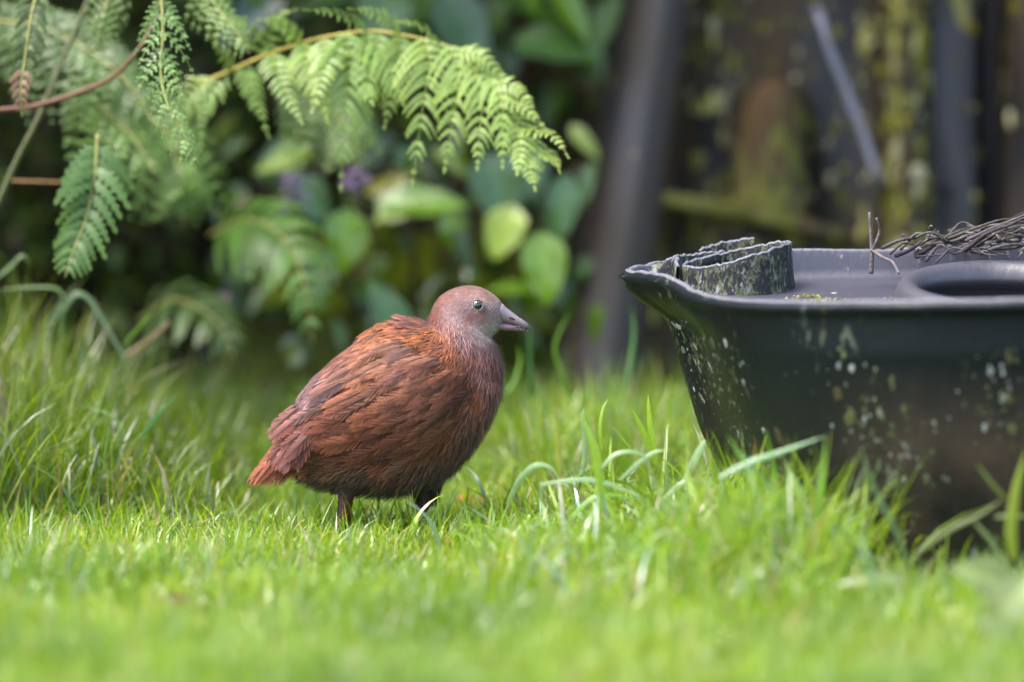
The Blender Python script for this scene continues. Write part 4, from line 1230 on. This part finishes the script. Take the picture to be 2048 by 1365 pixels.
for k in range(12):
    x0 = rng.uniform(620, 1120); x1 = x0 + rng.normal(0, 80)
    pth = [P(860 + (x0 - 860) * 0.4, 830, 1.8), P((x0 * 0.7 + 860 * 0.3), 640, 1.7), P(x0, 480, 1.55), P(x1, 330, 1.5)]
    bb = MB(); bb.tube(catmull(np.array(pth), 20), np.linspace(0.006, 0.0022, 20), 6, col=(0.12, 0.075, 0.04)); bb.build('stem', M_stem, shr)
shr2 = thing('broadleaf_shrub', (P(980, 820, 2.0)[0], 2.0, 0), 'shrub with long dark glossy leaves at the top centre beside the tank', 'shrub')
for (a, c_, an, l1, w1, y1, cl, nt1, td) in [(1120, 92, -5, 190, 105, 1.5, GB, (0.0, -0.6, 0.75), -0.2), (930, 62, -60, 180, 110, 1.55, GB, (0, -0.8, 0.6), -0.3), (765, 28, -100, 150, 110, 1.5, G1, (0, -0.8, 0.6), -0.3),
                                            (1145, 22, -55, 140, 70, 1.5, G2, (0.2, -0.6, 0.6), -0.2), (1060, 10, -20, 160, 70, 1.7, G1, (0, -0.5, 0.8), -0.3), (1205, 50, -110, 130, 60, 1.65, G1, (0, -0.5, 0.8), -0.3),
                                            (840, 10, -120, 150, 80, 1.7, G1, (0, -0.4, 0.9), -0.4), (640, 5, 190, 150, 80, 1.6, GB, (0, -0.5, 0.8), -0.3), (500, 30, 220, 160, 90, 1.5, (0.05, 0.1, 0.09), (0, -0.8, 0.6), -0.3),
                                            (990, 30, -130, 130, 70, 1.75, G1, (0, -0.5, 0.8), -0.3), (1190, 160, -90, 120, 60, 1.85, G1, (0, -0.5, 0.8), -0.3), (1110, 200, -120, 120, 60, 1.9, G1, (0, -0.5, 0.8), -0.3),
                                            (1010, 110, -80, 130, 70, 1.85, G1, (0, -0.5, 0.8), -0.3)]:
    at_leaf(shr2, a, c_, an, l1, w1, y1, cl, nt1, td, fold=0.2, curl=0.15, wavy=0.4)
for k in range(40):
    a = rng.uniform(330, 1240); c_ = rng.uniform(-190, -20)
    at_leaf(shr2, a, c_, rng.uniform(-170, -10), rng.uniform(90, 160), rng.uniform(50, 90), rng.uniform(1.3, 2.0), np.array(G1) * rng.uniform(0.6, 1.1), (rng.normal(0, .3), -0.4, 0.85), -.3)
for k in range(7):
    pth = [P(980 + rng.normal(0, 60), 830, 2.0), P(990 + rng.normal(0, 90), 500, 2.0), P(980 + rng.normal(0, 120), 200, 1.9), P(970 + rng.normal(0, 160), -120, 1.75)]
    bb = MB(); bb.tube(catmull(np.array(pth), 24), np.linspace(0.009, 0.004, 24), 7, col=(0.075, 0.04, 0.028)); bb.build('stem', M_stem, shr2)

# purple flower clusters
def flower_cluster(px_, py_, y, rad, nfl, label, col):
    c0 = P(px_, py_, y)
    t = thing('flower_cluster', c0, label, 'flowers')
    bb = MB(); bb.tube(catmull(np.array([c0, c0 + [0.01, 0.03, -0.05], c0 + [0.03, 0.1, -0.12]]), 10), 0.003, 6, col=(0.12, 0.06, 0.06)); bb.build('stalk', M_stem, t)
    for k in range(nfl):
        o_ = rng.normal(0, rad * 0.5, 3) * [1, 0.6, 1]
        fn = nrm(np.array([0, -0.6, 0.6]) + rng.normal(0, 0.4, 3))
        bb = MB()
        e1_ = nrm(np.cross(fn, [0.3, 0.2, 0.9])); e2_ = np.cross(fn, e1_)
        for m_ in range(5):
            a = m_ * 1.2566 + rng.uniform(0, .3)
            d = nrm(e1_ * math.cos(a) + e2_ * math.sin(a) + fn * 0.35)
            s_ = nrm(np.cross(fn, d)); r_ = rng.uniform(0.007, 0.010)
            V = np.array([c0 + o_, c0 + o_ + d * r_ * .55 + s_ * r_ * .4, c0 + o_ + d * r_ + s_ * r_ * .15, c0 + o_ + d * r_ - s_ * r_ * .15, c0 + o_ + d * r_ * .55 - s_ * r_ * .4])
            bb.add(V, [[0, 1, 2, 3]], [[0, 3, 4]], np.array(col) * rng.uniform(0.7, 1.2))
        bb.build('flower', M_petal, t)


flower_cluster(588, 385, 1.15, 0.030, 16, 'dusky purple flower cluster left of the pale leaf, under the big frond', (0.20, 0.13, 0.24))
flower_cluster(712, 358, 1.1, 0.026, 13, 'pinkish lilac flower cluster right of the longest hanging pinna', (0.34, 0.22, 0.34))
flower_cluster(486, 405, 1.2, 0.014, 6, 'small dull pink flower bud group left of the purple flowers', (0.24, 0.14, 0.14))
flower_cluster(445, 610, 1.15, 0.020, 7, 'faded mauve flower heads low in the dark hollow', (0.20, 0.15, 0.17))

# mossy log behind the bird
b = MB()
lc_ = catmull(PA([(560, 640, 1.95), (680, 600, 1.92), (800, 585, 1.90), (930, 590, 1.92), (1060, 610, 2.0)]), 40)
lc_[:, 2] = np.interp(np.arange(40), [0, 15, 39], [0.20, 0.24, 0.2])
rr = 0.11 * (1 + 0.08 * np.sin(np.arange(40) * 0.9) + rng.normal(0, 0.03, 40))
b.tube(lc_, rr, 20, col=(0.15, 0.17, 0.010))
b.build('mossy_log', M_moss, base=[lc_[20][0], lc_[20][1], 0.0], label='moss covered rounded log in the undergrowth behind the bird', category='log')
b = MB()
lc_ = catmull(PA([(480, 760, 1.9), (700, 750, 1.85), (900, 745, 1.85), (1130, 760, 1.9)]), 40); lc_[:, 2] = 0.06
b.tube(lc_, 0.14 * (1 + rng.normal(0, 0.04, 40)), 18, col=(0.045, 0.055, 0.010))
b.build('mossy_log', M_moss, base=[lc_[20][0], lc_[20][1], 0.0], label='darker low mossy log lying on the ground under the bright one', category='log')

# ------------------------------------------------------------------ undergrowth and added shading foliage (uncountable)
def leaf_cloud(name, n, boxf, size, cols, mat, **tags):
    c = boxf(n)
    L = rng.uniform(size[0], size[1], n); W = L * rng.uniform(0.35, 0.65, n)
    d = nrm(rng.normal(0, 1, (n, 3)) * [1, 1, 0.5] + [0, -0.5, -0.5]); nn = nrm(rng.normal(0, 0.5, (n, 3)) + [0, -0.35, 0.9])
    s = nrm(np.cross(d, nn)); nn = np.cross(s, d)
    lv = [c, c + d * (L * .35)[:, None] + s * (W * .5)[:, None] - nn * (L * .02)[:, None], c + d * (L * .35)[:, None] + nn * (-L * .08)[:, None], c + d * (L * .35)[:, None] - s * (W * .5)[:, None] - nn * (L * .02)[:, None],
          c + d * (L * .72)[:, None] + s * (W * .33)[:, None] - nn * (L * .10)[:, None], c + d * (L * .72)[:, None] - nn * (L * .15)[:, None], c + d * (L * .72)[:, None] - s * (W * .33)[:, None] - nn * (L * .10)[:, None], c + d * L[:, None] - nn * (L * .25)[:, None]]
    V = np.stack(lv, 1)
    k = np.arange(n)[:, None, None] * 8
    q = (k + np.array([[1, 4, 5, 2], [2, 5, 6, 3]])).reshape(-1, 4)
    t = (k + np.array([[0, 1, 2], [0, 2, 3], [4, 7, 5], [5, 7, 6]])).reshape(-1, 3)
    C = np.asarray(cols)[rng.integers(0, len(cols), n)] * rng.lognormal(0, 0.3, (n, 1))
    return mesh_obj(name, V.reshape(-1, 3), q, t, np.repeat(C, 8, 0), mat, **tags)


def box_under(n):
    x = rng.uniform(-2.2, 0.28, n); y = 1.75 + rng.random(n) ** 0.8 * 1.3; z = rng.uniform(0, 1.0, n)
    return np.stack([x + (z - 0.4) * 0.08, y + 0.1 * np.sin(x * 6), z], -1)


leaf_cloud('undergrowth', 9000, box_under, (0.03, 0.08), [(0.045, 0.09, 0.008), (0.08, 0.115, 0.010), (0.03, 0.06, 0.012), (0.07, 0.06, 0.015), (0.04, 0.03, 0.015)], M_under, kind='stuff')


def box_over(n):
    x = rng.uniform(-3.0, 3.0, n); lf_ = np.clip(-(x + 0.35) * 3, 0, 1); y = rng.uniform(0, 1, n) * (2.15 + 0.4 * lf_) + 1.25 - 0.4 * lf_; z = 1.05 + rng.random(n) * 1.3 + np.clip(2.0 - y, 0, 1) * 0.5 * (1 - lf_)
    return np.stack([x, y, z], -1)


leaf_cloud('added_shade_foliage', 15000, box_over, (0.07, 0.14), [(0.03, 0.08, 0.012), (0.05, 0.10, 0.015), (0.025, 0.06, 0.02)], M_under, kind='stuff')  # unseen canopy added above to darken the ferns and hollow

# ------------------------------------------------------------------ fallen leaves and litter on the lawn
def fallen(px_, py_, z, L, W, ang, col, label):
    y = 0.0
    for _ in range(6):
        w = P(px_, py_, y); y += (w[2] - z) / -0.113 * -1.0 if False else (z - w[2]) / (-0.113) * 1.0
    w = P(px_, py_, y)
    t = thing('fallen_leaf', (w[0], w[1], z), label, 'leaf', 'fallen leaves on the lawn')
    d = np.array([math.cos(ang), math.sin(ang), 0.12])
    make_leaf(t, w - nrm(d) * L / 2, d, np.array([0.1, -0.25, 0.95]), L, W, col, name='blade', fold=0.4, curl=0.2, wavy=1.0)
    bb = MB(); e = w - nrm(d) * L / 2; bb.tube(np.array([e, e - d * 0.012, e - d * 0.022 + [0, 0, .004]]), 0.0008, 5, col=np.asarray(col) * 0.6); bb.build('petiole', M_stem, t)


fallen(955, 1002, 0.024, 0.085, 0.034, 0.1, (0.42, 0.12, 0.02), 'orange brown fallen leaf on the grass right of the bird legs')
fallen(1075, 1008, 0.024, 0.055, 0.025, 2.6, (0.55, 0.34, 0.26), 'pale pink fallen leaf on the grass further right of the orange one')
fallen(885, 1080, 0.018, 0.045, 0.02, -0.9, (0.35, 0.12, 0.03), 'small rusty leaf lying in front of the bird front foot')
fallen(100, 1062, 0.02, 0.055, 0.025, 0.4, (0.05, 0.028, 0.015), 'dark brown leaf scrap in the grass at the left edge')
fallen(425, 1105, 0.02, 0.045, 0.028, 1.8, (0.025, 0.02, 0.014), 'blackish leaf scrap in the grass left of the bird')
fallen(365, 1195, 0.02, 0.04, 0.02, 0.8, (0.14, 0.05, 0.025), 'reddish brown blurred leaf bit on the near lawn')

# ------------------------------------------------------------------ grass
def blades(n, x, y, h, w, lean, laz, bend, col, faceaz=None, seg=4):
    """curved tapering blades; returns arrays for mesh_obj"""
    z = gz(x, y) - 0.004
    root = np.stack([x, y, z], -1)
    la = np.stack([np.cos(laz), np.sin(laz), np.zeros(n)], -1)
    faz = rng.uniform(0, 6.283, n) if faceaz is None else faceaz
    sd_ = np.stack([np.cos(faz), np.sin(faz), np.zeros(n)], -1)
    # integrate the bend: polar angle grows along the blade
    pts = [root]
    for k in range(seg):
        th_ = lean + bend * ((k + 0.5) / seg) ** 1.5
        th_ = np.minimum(th_, 2.5)
        pts.append(pts[-1] + (h / seg)[:, None] * (np.cos(th_)[:, None] * np.array([0, 0, 1.0]) + np.sin(th_)[:, None] * la))
    lv, cv = [], []
    for k in range(seg):
        t = k / seg
        ww = w * (0.75 + 0.5 * t if t < 0.4 else 1.0 * (1 - t) ** 0.6 / 0.74)
        lv += [pts[k] - sd_ * ww[:, None] * .5, pts[k] + sd_ * ww[:, None] * .5]
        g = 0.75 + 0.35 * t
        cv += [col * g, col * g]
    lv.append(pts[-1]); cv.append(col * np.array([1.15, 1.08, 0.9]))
    V = np.stack(lv, 1); C = np.stack(cv, 1)
    nv = 2 * seg + 1
    k = np.arange(n)[:, None, None] * nv
    q = (k + np.array([[2 * i, 2 * i + 1, 2 * i + 3, 2 * i + 2] for i in range(seg - 1)])).reshape(-1, 4)
    t = (k + np.array([[2 * seg - 2, 2 * seg - 1, 2 * seg]])).reshape(-1, 3)
    return V.reshape(-1, 3), q, t, C.reshape(-1, 3)


GC = np.array([(0.155, 0.25, 0.013), (0.205, 0.31, 0.016), (0.105, 0.21, 0.02), (0.27, 0.35, 0.02), (0.23, 0.31, 0.15), (0.36, 0.33, 0.15), (0.36, 0.25, 0.13)])
GP = np.array([0.22, 0.24, 0.12, 0.20, 0.14, 0.05, 0.03])


def gcol(n):
    return GC[rng.choice(len(GC), n, p=GP)] * rng.lognormal(0, 0.16, (n, 1))


def in_tub(x, y):
    e = ((x - tub_base[0]) / 0.36) ** 2 + ((y - tub_base[1]) / 0.26) ** 2
    return e < 1


N = 190000
x = rng.uniform(-1.25, 1.25, N); y = rng.uniform(-2.3, 1.75, N)
keep = ~in_tub(x, y) & (np.abs(x) < 0.105 * (y + 8.4) + 0.28)
x, y = x[keep], y[keep]; n = len(x)
clump = 0.5 + 0.5 * np.sin(x * 9 + 1.3 * np.sin(y * 7)) * np.sin(y * 8 + 1.1 * np.sin(x * 6))
hb = 0.030 + 0.030 * clump ** 1.5
hb = hb * (1 + 0.1 * np.exp(-((x + 0.2) / 0.25) ** 2 - ((y + 0.08) / 0.2) ** 2))
hb = hb + 0.05 * np.clip((y - 0.35) / 1.0, 0, 1) * (0.6 + 0.6 * np.clip(-x, 0, 1)) + 0.025 * np.clip((x - 0.05) / 0.25, 0, 1) * np.clip((0.52 - x) / 0.1, -0.4, 1) * np.exp(-((y + 0.25) / 0.5) ** 2)
h = hb * rng.lognormal(0, 0.28, n)
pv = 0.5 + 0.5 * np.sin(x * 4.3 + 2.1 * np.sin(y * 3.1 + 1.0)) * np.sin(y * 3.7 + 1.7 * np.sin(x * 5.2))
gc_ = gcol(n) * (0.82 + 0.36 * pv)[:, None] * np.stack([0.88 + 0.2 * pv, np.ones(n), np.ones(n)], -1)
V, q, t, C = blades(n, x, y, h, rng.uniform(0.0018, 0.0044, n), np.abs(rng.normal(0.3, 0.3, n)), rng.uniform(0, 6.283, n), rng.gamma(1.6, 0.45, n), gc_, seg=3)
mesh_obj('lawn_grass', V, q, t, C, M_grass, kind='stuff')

# taller rank grass: at the edge of the undergrowth, along the tank foot and round the tub
xs, ys, hs = [], [], []
k = 5200
a = -0.42 - rng.random(k) * 0.75; xs.append(a); c2 = rng.uniform(0.10, 0.85, k); ys.append(c2); hs.append(rng.uniform(0.10, 0.42, k) * np.clip((-a - 0.25) * 1.8, 0.3, 1.0) * np.clip(0.55 + c2 * 0.7, 0.5, 1))
k = 5000
a = -0.22 - rng.random(k) ** 0.8 * 1.1; xs.append(a); c2 = rng.uniform(0.35, 1.75, k); ys.append(c2); hs.append(rng.uniform(0.06, 0.30, k) * np.clip(0.25 + (-a) * 0.75, 0.3, 1.0) * np.clip(0.5 + c2 * 0.5, 0.5, 1))
k = 1300
xs.append(rng.uniform(-0.35, 0.35, k)); ys.append(rng.uniform(0.9, 1.6, k)); hs.append(rng.uniform(0.07, 0.17, k))
k = 1500
xs.append(rng.uniform(0.0, 0.32, k)); ys.append(rng.uniform(0.4, 1.4, k)); hs.append(rng.uniform(0.08, 0.22, k))
k = 1100
xs.append(rng.normal(0.35, 0.07, k)); ys.append(rng.uniform(-0.8, -0.25, k)); hs.append(rng.uniform(0.10, 0.24, k))
k = 4200
a = rng.uniform(-0.05, 0.44, k); xs.append(a); ys.append(rng.normal(-0.38, 0.26, k)); hs.append(rng.uniform(0.07, 0.16, k) * (0.6 + 1.1 * np.clip(a, 0, 0.4)))
k = 260
xs.append(rng.uniform(0.25, 0.95, k)); ys.append(rng.uniform(-0.95, -0.56, k)); hs.append(rng.uniform(0.04, 0.10, k))
x, y, h = map(np.concatenate, (xs, ys, hs))
keep = ~in_tub(x, y); x, y, h = x[keep], y[keep], h[keep]; n = len(x)
shaded_left = (x < -0.4) & (y > 0.05)  # far-left blades are also coloured darker, painting in the shade there
V, q, t, C = blades(n, x, y, h, np.where(shaded_left, rng.uniform(0.003, 0.0065, n), rng.uniform(0.0025, 0.0055, n)), np.abs(rng.normal(0.2, 0.22, n)), rng.uniform(0, 6.283, n), np.where(shaded_left, rng.gamma(1.6, 0.4, n), rng.gamma(2.0, 0.55, n)), gcol(n) * np.where(shaded_left, 0.62, 1.0)[:, None], seg=6)
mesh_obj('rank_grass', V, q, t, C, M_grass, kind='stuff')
k = 1500
xc = np.concatenate([rng.normal(0.20, 0.13, 900), rng.uniform(-0.02, 0.42, 600)]); yc = rng.normal(-0.36, 0.24, k)
keep = ~in_tub(xc, yc); xc, yc = xc[keep], yc[keep]; nc_ = len(xc)
Va, qa, ta, Ca = blades(nc_, xc, yc, rng.uniform(0.10, 0.23, nc_) * np.clip(0.65 + xc, 0.5, 1.0), rng.uniform(0.004, 0.0075, nc_), np.abs(rng.normal(0.25, 0.2, nc_)), rng.uniform(0, 6.283, nc_), rng.gamma(4.0, 0.42, nc_),
                        gcol(nc_) * [0.95, 1.0, 1.6], seg=8)
mesh_obj('arching_grass', Va, qa, ta, Ca, M_grass, kind='stuff')


# single long blades that can be picked out, gathered in tufts
def tuft(label, root_px, y, bl, cat='grass tuft'):
    r0 = P(root_px[0], root_px[1], y)
    t_ = thing('grass_tuft', (r0[0], r0[1], 0), label, cat)
    for (pts, wmm, col) in bl:
        pa = np.array([P(p[0], p[1], p[2] if len(p) > 2 else y) for p in pts])
        c = catmull(pa, 18)
        T = nrm(np.gradient(c, axis=0))
        s = nrm(np.cross(T, nrm(np.array([rng.normal(0, .3), -0.8, 0.4])))) 
        f = np.linspace(0, 1, 18)
        w = wmm / 1000 * np.clip(np.minimum(0.6 + f * 2, 1), 0, 1) * np.clip(1.02 - f ** 3, 0.03, 1)
        n_ = np.cross(s, T)
        G = np.stack([c - s * w[:, None] / 2, c + n_ * (w * 0.18)[:, None], c + s * w[:, None] / 2], 1)
        Cc = np.asarray(col)[None, None] * np.ones((18, 3, 1)) * (0.85 + 0.3 * f)[:, None, None]
        bb = MB(); bb.grid(G, col=Cc); bb.build('blade', M_grass, t_)
    return t_


g1, g2, g3, g4 = (0.16, 0.32, 0.02), (0.26, 0.40, 0.03), (0.09, 0.22, 0.06), (0.24, 0.36, 0.14)
tuft('tuft of wide blades crossing the tub lower left wall', (1600, 1180), -0.62, [
    ([(1440, 955), (1500, 925), (1560, 905), (1650, 873)], 11, g3), ([(1625, 1140), (1615, 1060), (1595, 980), (1572, 925)], 15, g2), ([(1625, 1140), (1635, 1050), (1645, 960), (1650, 870)], 10, g1),
    ([(1585, 1160), (1580, 1080), (1570, 1010), (1568, 985)], 11, g4), ([(1555, 1150), (1545, 1060), (1550, 960), (1530, 855)], 9, g1), ([(1500, 1130), (1520, 1040), (1500, 950), (1455, 870)], 11, g1),
    ([(1660, 1180), (1600, 1060), (1540, 980), (1480, 900)], 10, g3), ([(1530, 1170), (1520, 1090), (1500, 1020), (1490, 960)], 12, g2), ([(1470, 1160), (1490, 1080), (1520, 1030), (1570, 1000)], 8, g4)])
tuft('two bright upright blades before the lit grass left of the tub', (1300, 930), -0.15, [
    ([(1312, 930), (1305, 885), (1298, 830), (1296, 788)], 11, g2), ([(1312, 930), (1298, 890), (1280, 850), (1264, 818)], 10, g2), ([(1205, 900), (1200, 860), (1205, 820), (1216, 798)], 6, g2), ([(1165, 950), (1170, 890), (1166, 840), (1168, 815)], 8, g4)])
tuft('arching pale blades drooping over the lawn left of the tub', (1250, 1060), -0.35, [
    ([(1015, 1010), (1040, 960), (1070, 932), (1100, 935), (1120, 960)], 9, g4), ([(1180, 1060), (1200, 990), (1190, 900), (1160, 820)], 16, g2), ([(1080, 970), (1180, 960), (1260, 985), (1330, 1020)], 8, g4),
    ([(1250, 1080), (1310, 1020), (1370, 1010), (1420, 1035)], 12, g4), ([(1170, 1120), (1230, 1090), (1290, 1085), (1310, 1090)], 13, g4), ([(1370, 960), (1390, 920), (1405, 890), (1410, 880)], 12, g4),
    ([(1290, 1060), (1330, 1000), (1380, 960), (1440, 970)], 9, g4), ([(1460, 1160), (1450, 1110), (1480, 1060), (1520, 1040)], 10, g4), ([(1130, 1050), (1180, 1000), (1220, 990), (1280, 1000)], 8, g1), ([(1350, 1110), (1380, 1050), (1430, 1030), (1490, 1050)], 9, g1),
    ([(1240, 960), (1280, 925), (1310, 905), (1340, 900)], 7, g4), ([(1200, 940), (1230, 910), (1270, 905), (1305, 925)], 7, g4)])
tuft('dark thin blade leaning across the brown tub wall', (1815, 1130), -0.72, [
    ([(1820, 1140), (1790, 1060), (1750, 980), (1718, 890)], 8, (0.10, 0.16, 0.07)), ([(1760, 1150), (1700, 1080), (1660, 1040), (1640, 1030)], 7, (0.08, 0.15, 0.06))])
tuft('bent grass stalk kinked at its node before the tub at right', (1860, 1080), -0.75, [
    ([(1830, 1110), (1900, 1060), (1960, 1030), (2010, 995)], 7, (0.16, 0.19, 0.04)), ([(2012, 998), (1990, 975), (1970, 950), (1952, 925)], 6, (0.14, 0.17, 0.04)), ([(1950, 1045), (1980, 1080), (2000, 1110), (2020, 1130)], 8, (0.15, 0.19, 0.03)), ([(1990, 1035), (2030, 1032), (2060, 1035)], 6, (0.15, 0.19, 0.03))])
tuft('tall yellow green blade at the right edge before the tub', (2030, 1120), -0.8, [
    ([(2028, 1120), (2022, 1060), (2032, 980), (2052, 900)], 16, (0.24, 0.30, 0.03))])
tuft('long bowed blades arching over the tall grass at the far left', (120, 800), 0.62, [
    ([(125, 800), (122, 700), (124, 620), (118, 580), (60, 575), (-10, 582)], 7, (0.14, 0.22, 0.06)), ([(120, 640), (150, 590), (180, 600), (210, 650), (245, 710), (262, 760)], 9, (0.15, 0.22, 0.09)),
    ([(-10, 560), (20, 535), (45, 512), (60, 530)], 6, (0.14, 0.22, 0.05)), ([(60, 700), (90, 660), (110, 620), (130, 590)], 5, (0.10, 0.15, 0.04)), ([(250, 690), (265, 670), (290, 640), (300, 625)], 5, g1)])
tuft('single fresh blades standing above the lawn left of the bird', (300, 900), 0.35, [
    ([(250, 905), (285, 870), (320, 825), (355, 786)], 8, (0.12, 0.28, 0.08)), ([(260, 900), (245, 860), (220, 830), (165, 812)], 6, g4), ([(395, 985), (390, 960), (388, 940), (383, 920)], 5, g2), ([(205, 890), (200, 850), (185, 820), (170, 800)], 5, g1)])
tuft('upright thin blades between bird breast and tank foot', (1090, 800), 0.75, [
    ([(1062, 800), (1060, 740), (1058, 680), (1060, 640)], 7, g3), ([(1140, 800), (1120, 740), (1110, 690), (1140, 620)], 6, g1), ([(1250, 780), (1262, 720), (1268, 660), (1262, 610)], 7, g3), ([(1010, 790), (1030, 760), (1040, 720), (1036, 690)], 6, g1)])
# round-leaved weed at bottom right
wd = thing('weed_plant', (P(1980, 1180, -1.0)[0], -1.0, 0), 'low weed with round olive leaves at the lower right corner', 'weed')
for (a, c_, an, l1, w1, y1) in [(1965, 1150, 150, 120, 110, -1.05), (2030, 1190, 60, 110, 100, -1.15), (1740, 1155, 175, 120, 40, -0.95), (2010, 1265, -20, 110, 60, -1.3)]:
    at_leaf(wd, a, c_, an, l1, w1, y1, (0.13, 0.17, 0.04), (0, -0.6, 0.7), -0.2, heart=0.7)
for k in range(5):
    p0 = P(1990, 1260, -1.05); p0[2] = 0.0
    p1 = P(1960 + 25 * k, 1180 - 8 * k, -1.1)
    bb = MB(); bb.tube(catmull(np.array([p0, (p0 + p1) / 2 + [0, 0, .015], p1]), 10), 0.002, 6, col=(0.2, 0.16, 0.09)); bb.build('stem', M_stem, wd)

# dew on the blades
V0, q0, t0_, C0 = None, None, None, None
b = MB()
ico = np.array([[0, 0, 1], [.894, 0, .447], [.276, .851, .447], [-.724, .526, .447], [-.724, -.526, .447], [.276, -.851, .447], [.724, .526, -.447], [-.276, .851, -.447], [-.894, 0, -.447], [-.276, -.851, -.447], [.724, -.526, -.447], [0, 0, -1.0]])
icf = np.array([[0, 1, 2], [0, 2, 3], [0, 3, 4], [0, 4, 5], [0, 5, 1], [1, 6, 2], [2, 7, 3], [3, 8, 4], [4, 9, 5], [5, 10, 1], [2, 6, 7], [3, 7, 8], [4, 8, 9], [5, 9, 10], [1, 10, 6], [11, 7, 6], [11, 8, 7], [11, 9, 8], [11, 10, 9], [11, 6, 10]])
nd = 2200
sel = rng.choice(len(V) // 13, nd // 3); rank_tip = V.reshape(-1, 13, 3)[sel, 12]
dx = rng.uniform(-0.95, 0.95, nd); dy = rng.uniform(-1.2, 0.9, nd); dz = rng.uniform(0.03, 0.055, nd)
Pd = np.vstack([np.stack([dx, dy, dz], -1), rank_tip])
rd = rng.uniform(0.0005, 0.0011, len(Pd))
Vd = Pd[:, None] + ico[None] * rd[:, None, None]
td = (icf[None] + (np.arange(len(Pd)) * 12)[:, None, None]).reshape(-1, 3)
mesh_obj('dew_drops', Vd.reshape(-1, 3), np.zeros((0, 4), int), td, np.ones((len(Pd) * 12, 3)), M_dew, kind='stuff')
